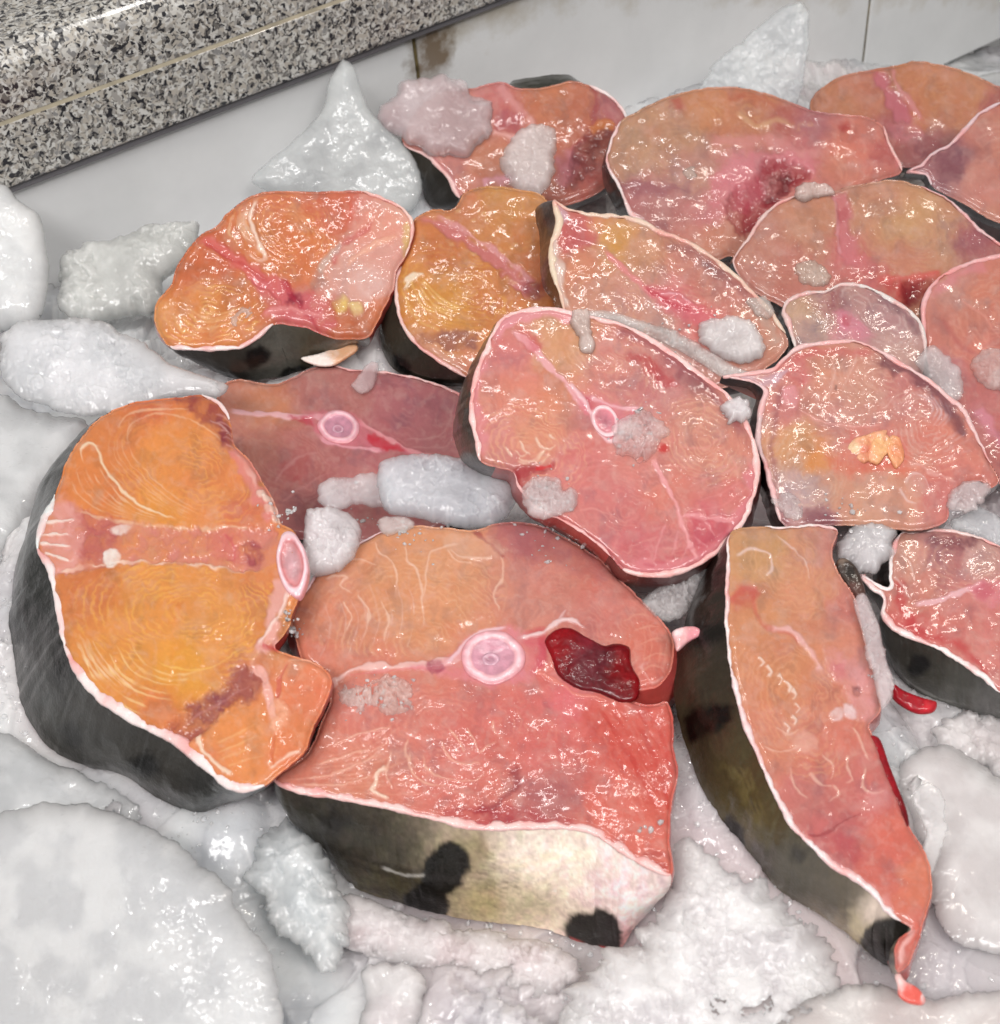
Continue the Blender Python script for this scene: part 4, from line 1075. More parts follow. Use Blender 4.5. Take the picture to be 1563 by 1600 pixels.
# --- long leaning steak with olive spotted skin, front right
def paint_three(p):
    p.base([(1200, 870, 50, (206, 150, 92)), (1250, 870, 40, (212, 140, 100)), (1290, 860, 40, (214, 136, 112)), (1180, 960, 50, (214, 138, 86)), (1270, 940, 50, (214, 138, 94)), (1310, 950, 40, (206, 120, 100)), (1230, 1060, 60, (218, 136, 84)), (1300, 1080, 50, (214, 128, 94)),
            (1220, 1160, 60, (218, 130, 96)), (1340, 1060, 30, (222, 140, 128)), (1290, 1170, 60, (216, 116, 92)), (1260, 1250, 60, (202, 106, 96)), (1350, 1230, 60, (206, 102, 92)), (1300, 1300, 50, (200, 92, 88)), (1400, 1300, 50, (218, 96, 74)), (1430, 1370, 40, (226, 120, 84)), (1380, 1360, 40, (216, 100, 82)), (1425, 1470, 30, (224, 104, 80))])
    p.mottle(.10, 30)
    p.rings(1240, 1100, 90, 130, -20, 1.2, 8, (240, 176, 130), .25, [(1140, 980), (1230, 980), (1330, 1080), (1360, 1180), (1280, 1230), (1200, 1180)], .3)
    p.rings(1230, 890, 90, 70, 60, 1.2, 8, (236, 178, 130), .25, [(1145, 850), (1240, 830), (1300, 880), (1320, 960), (1240, 970), (1180, 900)], .3)
    p.line([(1150, 870), (1170, 860), (1196, 866), (1206, 876)], PALE, 2, 1.4, .75, 1)
    p.line([(1200, 868), (1206, 890), (1196, 902)], PALE, 2.4, 1.4, .75, 1)
    p.line([(1212, 840), (1236, 860), (1256, 880), (1262, 910)], PALE, 1.8, 1, .65, 1)
    p.line([(1140, 950), (1150, 930), (1170, 920), (1180, 950), (1196, 980), (1230, 990), (1250, 1010)], (212, 84, 76), 5, 4, .45, -1, 4, 4)
    p.patch([(1138, 930), (1160, 910), (1180, 922), (1172, 950), (1150, 960)], (206, 80, 76), .5, 8, 6)
    p.line([(1206, 984), (1230, 984), (1252, 1004), (1270, 1030), (1284, 1050)], (246, 190, 180), 5, 4, .7, 1.6, 3, 4)
    for x, y in ((1184, 1030), (1196, 1044), (1214, 1056), (1224, 1066), (1234, 1078), (1240, 1100), (1236, 1118), (1224, 1130)):
        p.line([(x, y), (x + 8, y + 8), (x + 4, y + 16)], (252, 220, 196), 3, 1.5, .8, 1.6)
    p.patch([(1240, 1150), (1262, 1142), (1276, 1164), (1254, 1180)], (240, 180, 156), .7, 5, 4, 2)
    for L in ([(1190, 1170), (1220, 1176), (1250, 1166)], [(1262, 1210), (1276, 1226), (1300, 1230)], [(1324, 1180), (1322, 1200), (1330, 1220), (1318, 1226)], [(1300, 1228), (1310, 1244), (1296, 1256)], [(1352, 1200), (1346, 1230), (1360, 1240), (1380, 1236)], [(1280, 1180), (1300, 1200), (1296, 1220)], [(1236, 1200), (1240, 1230), (1260, 1250)], [(1210, 1140), (1230, 1148), (1250, 1140)], [(1330, 1140), (1346, 1166), (1356, 1190)]):
        p.line(L, (248, 196, 170), 2.2, 1.2, .75, 1)
    p.patch([(1290, 1020), (1320, 1024), (1346, 1040), (1372, 1100), (1366, 1130), (1340, 1128), (1316, 1090), (1300, 1050)], (232, 160, 152), .8, 9, 7, 2.5)
    p.patch([(1300, 1036), (1314, 1040), (1320, 1062), (1306, 1060)], (206, 96, 100), .6, 6, 4)
    p.patch([(1330, 1074), (1342, 1076), (1342, 1090), (1332, 1088)], (116, 60, 60), .9, 3, 2, -3)
    p.patch([(1296, 1114), (1310, 1108), (1316, 1122), (1300, 1130)], (248, 222, 214), .8, 3, 3, 2)
    p.patch([(1316, 1104), (1330, 1108), (1334, 1124), (1320, 1124)], (248, 222, 214), .8, 3, 3, 2)
    p.line([(1262, 1308), (1284, 1306), (1306, 1294), (1330, 1276), (1346, 1270)], (160, 60, 62), 2.6, 1.5, .75, -1.2, 1, 4)
    p.patch([(1290, 1310), (1320, 1300), (1350, 1330), (1340, 1360), (1300, 1340)], (180, 70, 80), .5, 12, 8)
    p.patch([(1350, 1236), (1376, 1230), (1384, 1262), (1358, 1266)], (236, 168, 158), .6, 8, 6, 1.5)
    p.patch([(1400, 1280), (1420, 1290), (1400, 1300)], (236, 150, 130), .5, 8, 6, 1)
    p.line([(1370, 1150), (1396, 1220), (1412, 1274), (1428, 1300)], (214, 90, 80), 5, 4, .5, 0, 4, 4)
    p.line([(1238, 1300), (1290, 1350), (1350, 1386), (1400, 1430)], (240, 170, 160), 7, 8, .5, 1, 6, 4)
    p.line([(1412, 1440), (1424, 1456), (1410, 1480), (1404, 1510)], (248, 190, 176), 5, 4, .7, 1, 3, 3)
def skin_three(p):
    p.base([(1110, 900, 40, (48, 42, 36)), (1080, 1000, 40, (40, 36, 32)), (1100, 1060, 40, (62, 54, 42)), (1110, 1180, 40, (74, 64, 46)), (1150, 1200, 30, (84, 74, 48)), (1160, 1260, 40, (84, 74, 44)), (1190, 1290, 30, (96, 86, 58)), (1190, 1340, 30, (72, 66, 56)), (1240, 1370, 40, (88, 82, 70)), (1310, 1400, 40, (96, 88, 76)), (1300, 1440, 30, (130, 116, 96)), (1345, 1450, 24, (196, 182, 150)), (1370, 1420, 20, (214, 196, 182))])
    p.patch([(1072, 1130), (1100, 1104), (1140, 1100), (1146, 1124), (1110, 1146), (1080, 1164)], (6, 6, 6), .97, 8, 4)
    p.patch([(1130, 1280), (1150, 1276), (1168, 1294), (1160, 1330), (1140, 1310)], (8, 8, 8), .95, 7, 4)
    p.patch([(1346, 1470), (1366, 1440), (1396, 1432), (1424, 1442), (1418, 1462), (1400, 1476), (1394, 1520), (1366, 1500)], (10, 10, 11), .97, 5, 3)
    p.patch([(1090, 980), (1130, 970), (1130, 1000), (1090, 1010)], (12, 11, 10), .7, 8, 6)
    p.patch([(1116, 880), (1136, 876), (1132, 920), (1104, 916)], (20, 15, 14), .7, 8, 6)
    p.patch([(1238, 1318), (1262, 1330), (1256, 1346), (1240, 1336)], (22, 20, 18), .6, 6, 4)
    p.fam([(1130, 1180), (1160, 1230), (1190, 1290)], [(1160, 1180), (1190, 1240), (1210, 1290)], 5, (128, 116, 72), 4, .4, 0, .5, 4)
    p.fam([(1080, 1060), (1090, 1120), (1110, 1190)], [(1110, 1050), (1120, 1110), (1140, 1180)], 4, (44, 38, 30), 5, .5, 0, .5, 5)
three, _ = steak('long narrow steak leaning with olive-brown black-spotted skin on its left, front right', GR,
    [(1139, 836, -4, 8), (1154, 826), (1195, 823), (1236, 824), (1267, 820), (1308, 829), (1300, 862), (1310, 893), (1334, 929), (1349, 985), (1359, 1026), (1375, 1077), (1375, 1113), (1359, 1134), (1369, 1159), (1390, 1215), (1405, 1251), (1421, 1292), (1441, 1323), (1454, 1354), (1456, 1395), (1444, 1441), (1431, 1482), (1418, 1510), (1403, 1520, -2, 6),
     (1398, 1482, -5, 38), (1405, 1466, -10, 53), (1424, 1452, -28, 66), (1410, 1441, -16, 78), (1390, 1431, 0, 85), (1369, 1405, -3, 94), (1339, 1379, 0, 96), (1298, 1354, -5, 85), (1267, 1323, -16, 92), (1236, 1292, -20, 98), (1216, 1256, -30, 98), (1200, 1221, -40, 100), (1185, 1185, -53, 106), (1164, 1139, -68, 90), (1149, 1087, -75, 85), (1141, 1046, -85, 60), (1134, 985, -78, 50), (1134, 923, -60, 40), (1136, 872, -38, 28)],
    PL['three'], (-14, 30), .020, paint_three, 37, 1.5, 6, 10,
    rims=[((1408, 1440), (1141, 1046), 6.0, (236, 214, 214)), ((1141, 1046), (1139, 836), 3.4, WHITE), ((1195, 823), (1308, 829), 2.5, WHITE)],
    skin_spans=[((1403, 1520), (1195, 823))], skin_paint=skin_three, skin_bulge=9, lump=2.0)
pillow('blood_clot', [(1356, 1150), (1372, 1152), (1390, 1196), (1404, 1232), (1418, 1270), (1420, 1294), (1408, 1290), (1396, 1256), (1380, 1220), (1364, 1184)], PL['three'].lift(-.001), 5, 3, M_CLOT, 6, three, 1.8, 8, paint=lambda p: (p.base([(1380, 1200, 40, (140, 18, 30)), (1410, 1280, 30, (110, 14, 22))]), p.mottle(.4, 10, .2)))
def fin_paint(p):
    p.base([(1060, 1000, 20, (236, 180, 180)), (1085, 990, 20, (226, 150, 158)), (1054, 985, 8, (240, 220, 220))]); p.mottle(.1, 10)
pillow('fin_stub', [(1050, 988), (1062, 981), (1088, 980), (1098, 990), (1076, 1004), (1058, 1018), (1054, 1004)], PL['three'].lift(-.012), 6, 4, M_RIM, 7, three, 1.8, 7, paint=fin_paint)
pillow('fin_stub', [(1398, 1524), (1404, 1518), (1414, 1532), (1432, 1542), (1446, 1560), (1444, 1570), (1420, 1568), (1404, 1556), (1402, 1540)], PL['three'].lift(-.004), 4, 3, M_RIM, 8, three, 1.8, 6, paint=lambda p: (p.base([(1425, 1556, 14, (222, 96, 84)), (1406, 1530, 8, (240, 200, 196)), (1440, 1564, 6, (220, 190, 188))])))

# --- steak cut off by the right edge of the photo, grey skin below
def paint_four(p):
    p.base([(1420, 880, 40, (206, 140, 116)), (1470, 860, 40, (176, 100, 98)), (1530, 880, 40, (196, 142, 130)), (1440, 930, 40, (206, 120, 96)), (1500, 930, 40, (206, 116, 104)), (1420, 970, 30, (208, 74, 70)), (1480, 990, 40, (214, 110, 98)), (1540, 1010, 40, (216, 124, 110)), (1560, 960, 40, (210, 110, 100)), (1600, 980, 60, (206, 110, 100))])
    p.mottle(.12, 24)
    p.rings(1500, 880, 90, 50, 10, 1.2, 8, (234, 178, 150), .3, None, .3)
    p.patch([(1440, 846), (1490, 840), (1530, 850), (1500, 862), (1460, 860)], (112, 50, 62), .75, 8, 6)
    p.line([(1400, 900), (1410, 950), (1440, 990), (1500, 1010), (1550, 1060)], (196, 50, 54), 9, 5, .6, -.5, 6, 5)
    p.line([(1430, 944), (1470, 940), (1510, 924), (1540, 916)], (244, 190, 186), 4, 6, .85, 1.6)
    p.patch([(1510, 920), (1550, 908), (1590, 920), (1590, 944), (1540, 944)], (226, 136, 138), .8, 5, 4, 1)
    p.patch([(1520, 922), (1548, 916), (1552, 930), (1530, 936)], (200, 84, 96), .7, 4, 3, -1)
    p.line([(1404, 868), (1420, 880), (1430, 910)], PALE, 1.8, 1, .6, .8); p.line([(1396, 900), (1410, 920), (1424, 940)], PALE, 1.8, 1, .5, .8)
def skin_four(p):
    p.base([(1400, 1000, 50, (52, 50, 44)), (1440, 1060, 40, (62, 60, 52)), (1500, 1080, 40, (86, 86, 80)), (1550, 1100, 40, (98, 98, 96)), (1380, 880, 30, (40, 36, 34))])
    p.patch([(1418, 1036), (1430, 1022), (1452, 1024), (1458, 1038), (1440, 1048), (1424, 1050)], (8, 8, 8), .95, 5, 3)
    p.line([(1410, 1050), (1450, 1082), (1520, 1100)], (150, 150, 146), 2.5, 1.5, .5)
four, _ = steak('half-seen steak with red-edged flesh above smooth grey spotted skin, cut by the right border', GR,
    [(1390, 868, -24, 20), (1405, 836, -12, 12), (1431, 829, -8, 10), (1472, 827), (1518, 836), (1563, 854), (1640, 890), (1670, 1000), (1640, 1100, 0, 30), (1563, 1082, 0, 40), (1533, 1059, 0, 60), (1492, 1031, 4, 78), (1456, 1010, 6, 84), (1415, 995, 6, 78), (1390, 980, 4, 62), (1377, 959, 6, 40), (1380, 936, -4, 20), (1362, 922, -6, 6), (1345, 899, -3, 3), (1372, 914, -4, 4), (1389, 918, -8, 10), (1389, 890, -24, 20)],
    PL['four'], (-6, 16), .018, paint_four, 41, 1.6, 5, 9,
    rims=[((1563, 1082), (1405, 836), 5.0, WHITE), ((1405, 836), (1563, 854), 3.4, (232, 200, 196))], skin_paint=skin_four, skin_bulge=8)
def fin4(p):
    p.base([(1320, 900, 30, (62, 50, 44)), (1312, 880, 10, (120, 104, 92)), (1336, 930, 12, (90, 60, 54))]); p.patch([(1318, 888), (1332, 890), (1334, 906), (1322, 906)], (6, 6, 6), .95, 3, 2)
pillow('fin_stub', [(1308, 876), (1318, 872), (1336, 884), (1346, 904), (1352, 928), (1340, 938), (1322, 916), (1308, 896)], PL['four'].lift(.004), 6, 5, M_SKIN, 9, four, 1.8, 8, paint=fin4)
pillow('blood_clot', [(1392, 1066), (1410, 1078), (1440, 1090), (1464, 1098), (1460, 1112), (1436, 1116), (1412, 1106), (1394, 1090)], PL['four'].lift(-.008), 7, 6, M_CLOT, 10, four, 1.8, 9, paint=lambda p: (p.base([(1420, 1090, 40, (160, 22, 36)), (1450, 1108, 16, (190, 40, 50))]), p.mottle(.3, 9, .2)))

# --- the round whole steak in the middle
def paint_centre(p):
    p.base([(880, 540, 50, (212, 150, 96)), (960, 560, 50, (206, 120, 104)), (1030, 610, 50, (192, 110, 104)), (1090, 660, 50, (206, 130, 106)), (1120, 720, 50, (214, 128, 102)), (800, 560, 40, (212, 112, 104)), (800, 620, 50, (218, 122, 96)), (830, 680, 50, (218, 134, 96)), (780, 680, 40, (216, 126, 110)), (860, 630, 40, (220, 132, 92)),
            (900, 740, 60, (214, 114, 104)), (800, 730, 30, (196, 110, 100)), (960, 800, 60, (210, 108, 102)), (1040, 780, 50, (216, 116, 96)), (1000, 850, 50, (206, 96, 98)), (1110, 820, 40, (212, 92, 98)), (1140, 780, 40, (216, 110, 100)), (1000, 700, 50, (212, 122, 104)), (930, 640, 30, (214, 120, 112))])
    p.mottle(.09, 34)
    p.rings(930, 560, 120, 60, 40, 1.2, 7.5, (232, 176, 140), .28, [(840, 510), (920, 500), (1050, 570), (1130, 640), (1120, 700), (1000, 680), (920, 610)], .3)
    p.rings(1100, 690, 70, 60, 40, 1.2, 7.5, (238, 182, 146), .3, None, .3)
    p.rings(820, 700, 90, 60, 20, 1.3, 7.5, (242, 184, 140), .32, [(745, 600), (860, 600), (920, 680), (940, 760), (820, 760), (750, 700)], .3)
    p.rings(980, 800, 110, 80, 30, 1.2, 7.5, (232, 150, 136), .26, None, .3)
    p.fam([(800, 700), (816, 716), (830, 706)], [(800, 720), (840, 730), (870, 700)], 3, (248, 214, 180), 2.2, .8, 1)
    for L in ([(812, 690), (818, 706), (828, 714)], [(838, 686), (844, 700), (858, 704), (868, 696)], [(856, 680), (866, 688)], [(790, 700), (800, 716)]): p.line(L, (248, 216, 186), 2.4, 1.5, .8, 1)
    p.fam([(1060, 760), (1100, 740), (1160, 720)], [(1080, 800), (1130, 790), (1170, 760)], 5, (240, 160, 150), 1.8, .5, .5)
    p.fam([(750, 620), (770, 640), (760, 690)], [(776, 600), (790, 620), (780, 660)], 4, (238, 160, 140), 1.5, .4, .4)
    for L in ([(1080, 610), (1100, 640), (1090, 680)], [(1060, 700), (1100, 700), (1140, 680)], [(1130, 700), (1150, 730), (1150, 760)], [(1000, 740), (1060, 730), (1100, 740)], [(980, 870), (1000, 850), (1030, 840)], [(900, 800), (940, 800), (980, 820)]): p.line(L, (238, 162, 146), 1.6, 1, .5, .5)
    # pink ring under the skin
    p.line([(757, 560), (744, 600), (744, 660), (760, 716)], (228, 140, 140), 11, 9, .75, 1, 6, 4)
    p.line([(770, 530), (800, 502), (850, 490), (900, 496)], (232, 150, 150), 13, 10, .85, 1, 5, 4)
    p.line([(960, 512), (1040, 556), (1110, 612), (1150, 660), (1172, 700)], (150, 70, 78), 12, 8, .6, -.5, 9, 6)
    p.line([(1176, 720), (1176, 780), (1150, 826), (1100, 870), (1030, 892), (980, 884)], (226, 132, 132), 12, 12, .8, 1, 6, 4)
    p.patch([(980, 560), (1010, 560), (1050, 586), (1060, 600), (1030, 600), (1000, 580)], (188, 50, 56), .8, 7, 6)
    p.patch([(1060, 580), (1096, 596), (1120, 630), (1090, 620), (1062, 604)], (110, 50, 66), .6, 10, 6)
    # fascia
    p.line([(800, 520), (836, 548), (870, 590), (896, 614), (916, 640)], (242, 176, 172), 5, 6, .85, 1.4, 2, 4)
    p.patch([(812, 520), (836, 526), (842, 546), (824, 548)], (206, 60, 74), .6, 6, 5)
    p.patch([(896, 610), (930, 624), (970, 634), (990, 640), (976, 670), (950, 690), (936, 670), (912, 640)], (226, 128, 134), .9, 5, 4, 1)
    p.patch([(916, 622), (930, 628), (926, 642), (914, 634)], (190, 40, 60), .8, 3, 3)
    p.line([(890, 600), (920, 640), (932, 668), (950, 690), (966, 690)], (250, 200, 196), 3.6, 3.6, .9, 1.8, 2, 3)
    p.line([(920, 622), (960, 636), (1000, 640)], (246, 186, 184), 3.4, 3, .8, 1.5, 2, 3)
    p.line([(1020, 720), (1036, 756), (1056, 788), (1066, 820), (1086, 870), (1094, 880)], (242, 166, 160), 4, 4, .85, 1.4, 2, 4)
    p.line([(1062, 808), (1100, 810), (1150, 816)], (240, 160, 156), 3, 5, .75, 1.2, 2, 4)
    p.patch([(1074, 820), (1140, 820), (1124, 846), (1096, 866)], (196, 66, 82), .55, 7, 5)
    for L in ([(1100, 816), (1116, 840)], [(1084, 840), (1108, 860)], [(1060, 830), (1050, 870)], [(1040, 820), (1020, 880)], [(1076, 850), (1064, 880)]): p.line(L, (238, 160, 156), 2, 1.5, .6, .8)
    for k in range(9): p.line([(1150 - k * 16, 824 + k * 8), (1140 - k * 17, 838 + k * 6)], (200, 80, 90), 3, 1.5, .5, 0, 3, 3)
    p.patch([(1024, 700), (1036, 694), (1042, 706), (1030, 712)], (200, 30, 30), .85, 4, 3)
    # torn red corner at the lower left
    p.patch([(802, 736), (826, 730), (866, 722), (858, 736), (824, 752), (806, 770)], (172, 44, 52), .85, 5, 4, -3)
    p.line([(836, 736), (862, 726)], (214, 40, 44), 4, 3, .8)
    p.line([(838, 794), (880, 816), (930, 848), (960, 872)], (200, 90, 92), 5, 4, .6, 0, 4, 4)
def skin_centre(p):
    p.base([(715, 640, 40, (58, 52, 44)), (730, 580, 30, (40, 38, 36)), (1000, 920, 60, (116, 52, 50)), (1100, 890, 50, (110, 60, 58)), (716, 700, 24, (84, 78, 70))])
    p.line([(716, 610), (714, 680), (726, 720)], (104, 92, 72), 4, 3, .5)
centre, _ = steak('round whole steak with pale pink flesh and white rim in the middle of the pile', GR,
    [(784, 498, -8, 10), (811, 487), (847, 481), (882, 485), (918, 494), (954, 501), (990, 514), (1026, 534), (1062, 559), (1097, 586), (1133, 613), (1160, 646, -4, 14), (1176, 682, 0, 14), (1185, 718, 0, 14), (1185, 749, 2, 16), (1176, 785, 4, 18), (1160, 821, 4, 18), (1129, 857, 0, 20), (1097, 881, -4, 22), (1062, 897, -4, 24), (1030, 902, -4, 24), (994, 899, -6, 24), (972, 890, -10, 20), (954, 870), (918, 839), (873, 812), (838, 794), (811, 763), (802, 738), (775, 731), (750, 720, -22, 6), (744, 691, -28, 14), (735, 655, -27, 24), (736, 615, -25, 34), (744, 579, -22, 30), (757, 548, -18, 18), (770, 521, -10, 12)],
    PL['centre'], (-8, 16), .026, paint_centre, 53, 1.5, 6, 10,
    rims=[((954, 870), (802, 738), 2.5, (230, 170, 168)), ((750, 720), (972, 890), 5.5, PINKW)], skin_spans=[((775, 731), (954, 870))], skin_paint=skin_centre, skin_bulge=8, lump=2.0, flat=[(946, 660, 28)])
disc('vertebra', 946, 660, 20, 27, -30, PL['centre'], [(1, 1, (220, 140, 146)), (.95, 6, (236, 186, 190)), (.8, 7, (242, 200, 204)), (.66, 6, (206, 126, 136)), (.3, 5.0, (184, 112, 124)), (.05, 4.6, (170, 100, 112))], M_BONE, centre, 8, 36)

# --- the low steak lying underneath, between the amber and round ones
def paint_low(p):
    p.base([(420, 640, 40, (204, 124, 80)), (400, 700, 50, (196, 116, 96)), (520, 620, 60, (182, 104, 94)), (640, 640, 60, (176, 92, 96)), (600, 700, 50, (180, 86, 90)), (690, 680, 40, (178, 96, 98)), (460, 740, 50, (196, 108, 100)), (420, 790, 40, (200, 112, 104)), (560, 760, 60, (190, 106, 102)), (500, 800, 60, (150, 70, 74))])
    p.mottle(.08, 30)
    p.rings(640, 650, 110, 70, 30, 1.2, 8, (206, 140, 130), .25, None, .2); p.rings(440, 730, 90, 60, 40, 1.2, 8, (216, 150, 130), .25, None, .2)
    p.line([(360, 646), (420, 650), (480, 654), (520, 652)], (244, 186, 182), 3.5, 5, .9, 1.5, 1.5, 2)
    p.line([(560, 660), (600, 684), (640, 706), (680, 720)], (240, 160, 158), 4, 4, .85, 1.2, 1.5, 2)
    p.patch([(470, 650), (520, 646), (560, 656), (590, 684), (640, 708), (600, 704), (550, 704), (510, 694), (490, 668)], (222, 120, 128), .85, 5, 4, 1)
    p.patch([(450, 652), (480, 654), (490, 666), (470, 662)], (190, 50, 66), .8, 3, 3); p.patch([(574, 680), (590, 682), (630, 706), (600, 704), (578, 696)], (204, 34, 50), .85, 3, 3, -1)
    p.line([(500, 684), (520, 696), (560, 704), (600, 704)], (244, 170, 172), 3, 2.5, .8, 1.4, 1.5)
    p.patch([(440, 730), (470, 706), (486, 726), (470, 756), (444, 754)], (196, 84, 84), .6, 8, 6)
    p.line([(430, 760), (460, 720), (500, 710)], (226, 160, 150), 2.5, 1.5, .6, .8); p.line([(440, 790), (480, 760), (520, 740)], (222, 150, 140), 2, 1.5, .5, .8)
    p.line([(630, 690), (690, 680), (708, 640), (712, 610)], (216, 160, 150), 1.4, 1, .5); p.line([(640, 700), (700, 700), (712, 670)], (216, 160, 150), 1.4, 1, .5)
    p.line([(360, 660), (400, 690), (440, 700)], (214, 150, 120), 1.4, 1, .4); p.line([(540, 600), (560, 650)], (206, 140, 130), 1.4, 1, .4)
low, _ = steak('flat-lying dull pink steak mostly hidden under its neighbours, small vertebra showing at its middle', GR,
    [(345, 604), (370, 592), (430, 600), (483, 577), (512, 571), (555, 579), (591, 580), (634, 587), (677, 599), (716, 614), (745, 640), (750, 720), (740, 780), (680, 830), (590, 850), (520, 846), (440, 836), (360, 780), (340, 700)],
    PL['low'], (0, 20), .012, paint_low, 61, 1.7, 5, 9, rims=[((512, 571), (745, 640), 2.6, (226, 200, 198))], skin_bulge=5, lump=1.8, flat=[(530, 671, 33)])
vertebra(low, PL['low'], 530, 671, 33, 27, 8, 9, 6, (222, 160, 172), (196, 138, 156), (182, 124, 142))

# --- orange steak standing alone at the left rear
def paint_amber(p):
    p.base([(470, 380, 50, (214, 110, 40)), (400, 360, 40, (212, 116, 50)), (420, 320, 40, (206, 104, 60)), (520, 330, 40, (206, 92, 58)), (560, 330, 30, (214, 86, 70)), (340, 400, 40, (204, 88, 36)), (300, 430, 40, (202, 92, 30)), (310, 480, 50, (222, 130, 46)), (270, 490, 30, (228, 150, 78)), (380, 470, 30, (206, 110, 40)), (330, 520, 40, (224, 130, 60)),
            (590, 400, 40, (228, 150, 140)), (610, 340, 30, (236, 170, 150)), (570, 440, 40, (222, 170, 160)), (540, 510, 30, (196, 90, 40)), (590, 490, 30, (206, 110, 60)), (470, 490, 30, (214, 100, 100))])
    p.mottle(.12, 22)
    p.rings(450, 360, 90, 60, 40, 1.2, 7, (244, 170, 110), .35, [(340, 350), (400, 310), (520, 310), (530, 380), (470, 440), (380, 390)], .3)
    p.rings(330, 490, 90, 50, -10, 1.2, 8, (246, 184, 110), .5, [(245, 480), (300, 440), (400, 470), (400, 530), (290, 545), (245, 520)], .4, 2)
    p.fam([(396, 320), (384, 346), (400, 380), (420, 410)], [(376, 330), (372, 350), (380, 370), (392, 384)], 4, (250, 214, 190), 2.6, .7, 1)
    p.line([(400, 316), (392, 340), (404, 376), (416, 408)], (252, 222, 206), 4, 3, .85, 1.5); p.line([(366, 336), (358, 360), (372, 386)], (246, 200, 160), 2, 1.5, .6, .8)
    p.line([(392, 400), (410, 410), (420, 406)], (248, 200, 180), 4, 3, .6, 1)
    p.patch([(450, 326), (476, 330), (480, 346), (460, 350)], (240, 170, 130), .5, 6, 6)
    p.fam([(262, 500), (290, 520), (340, 530)], [(290, 470), (330, 494), (390, 480)], 6, (252, 206, 150), 2.0, .6, .8)
    p.line([(310, 372), (350, 392), (390, 424), (430, 450), (460, 474)], (222, 110, 106), 7, 16, .85, -4, 5, 4)
    p.line([(318, 380), (370, 410), (420, 440)], (196, 60, 60), 3, 4, .55, -1, 3, 4)
    p.patch([(396, 434), (430, 440), (470, 460), (500, 470), (520, 490), (526, 520), (500, 530), (470, 508), (436, 500), (410, 500), (420, 480), (404, 460)], (212, 104, 112), .9, 7, 6, 1.5)
    p.patch([(448, 462), (466, 460), (476, 478), (456, 480)], (126, 20, 52), .85, 5, 5, -2)
    p.line([(446, 440), (470, 480), (500, 520)], (186, 40, 66), 5, 4, .6, -1, 4, 5); p.line([(410, 500), (440, 484), (470, 490), (510, 496)], (236, 150, 150), 4, 4, .7, 1.5, 3, 5)
    p.patch([(556, 306), (600, 310), (636, 334), (644, 370), (632, 400), (616, 440), (600, 470), (570, 480), (530, 470), (490, 470), (500, 440), (524, 400), (548, 370), (556, 340)], (228, 168, 156), .8, 8, 8, 0)
    p.patch([(580, 330), (620, 336), (634, 360), (610, 380), (570, 380), (556, 396), (560, 360)], (236, 150, 130), .7, 8, 6, 2)
    p.line([(580, 350), (560, 372), (530, 390), (522, 420)], (206, 90, 90), 5, 4, .6, -2, 4, 5); p.line([(620, 370), (590, 384), (566, 396), (546, 420)], (246, 184, 160), 5, 4, .7, 2, 3, 4)
    p.line([(500, 430), (520, 400), (536, 380)], (206, 180, 170), 6, 4, .7, 1, 4, 4); p.patch([(484, 440), (504, 430), (508, 450), (490, 460)], (120, 110, 110), .6, 6, 5)
    p.patch([(636, 350), (646, 366), (640, 396), (630, 400), (630, 370)], (232, 200, 110), .7, 4, 3)
    p.patch([(522, 470), (536, 460), (546, 474), (540, 492), (526, 490)], (240, 206, 120), .9, 4, 3, 5); p.patch([(548, 478), (562, 476), (566, 490), (554, 496)], (240, 212, 150), .9, 4, 3, 4)
    p.patch([(516, 460), (528, 462), (524, 494), (514, 490)], (190, 70, 30), .6, 5, 4)
    p.patch([(560, 430), (590, 430), (600, 460), (570, 470)], (236, 196, 190), .7, 8, 6, 1.5)
def skin_amber(p):
    p.base([(300, 560, 40, (60, 56, 52)), (360, 575, 40, (52, 49, 45)), (430, 560, 40, (86, 84, 78)), (500, 550, 40, (80, 74, 60)), (540, 536, 20, (104, 96, 86))])
    p.patch([(382, 556), (400, 540), (418, 546), (410, 566), (390, 572)], (6, 6, 6), .97, 5, 3)
    p.patch([(440, 578), (470, 566), (480, 572), (456, 592), (436, 594)], (10, 10, 10), .9, 5, 3)
amber, _ = steak('deep orange steak with torn pinkish right side, rearmost on the left against the ice shard', GR,
    [(352, 336), (373, 318), (400, 303), (442, 298), (487, 300), (525, 298), (566, 299), (601, 310), (632, 327), (646, 346), (646, 370), (634, 401), (620, 425), (615, 453), (603, 477), (590, 505, 0, 10), (577, 526, 0, 12), (546, 531, 6, 10), (511, 526, 12, 30), (476, 512, 15, 58), (449, 508, 22, 72), (428, 508, 28, 76), (407, 527, 34, 62), (380, 543, 25, 50), (345, 548, 25, 45), (304, 548, 15, 26), (266, 543, 13, 9), (252, 526), (241, 498), (245, 474), (269, 443), (274, 422), (293, 391), (314, 367), (338, 353)],
    PL['amber'], (4, 10), .016, paint_amber, 71, 1.6, 7, 12, rims=[((428, 508), (266, 543), 4.5, WHITE), ((566, 299), (634, 401), 3, (238, 200, 190))], skin_spans=[((577, 526), (266, 543)), ((293, 391), (632, 327))], skin_paint=skin_amber, skin_bulge=7, lump=2.8, tint=(.80, .81, .79))
pillow('skin_flap', [(470, 560), (500, 552), (530, 540), (556, 536), (560, 546), (540, 562), (520, 572), (496, 572)], PL['amber'].lift(-.012), 3, 2, M_RIM, 12, amber, 1.8, 6, paint=lambda p: (p.base([(500, 562, 20, (236, 220, 212)), (540, 555, 16, (222, 170, 130))])))

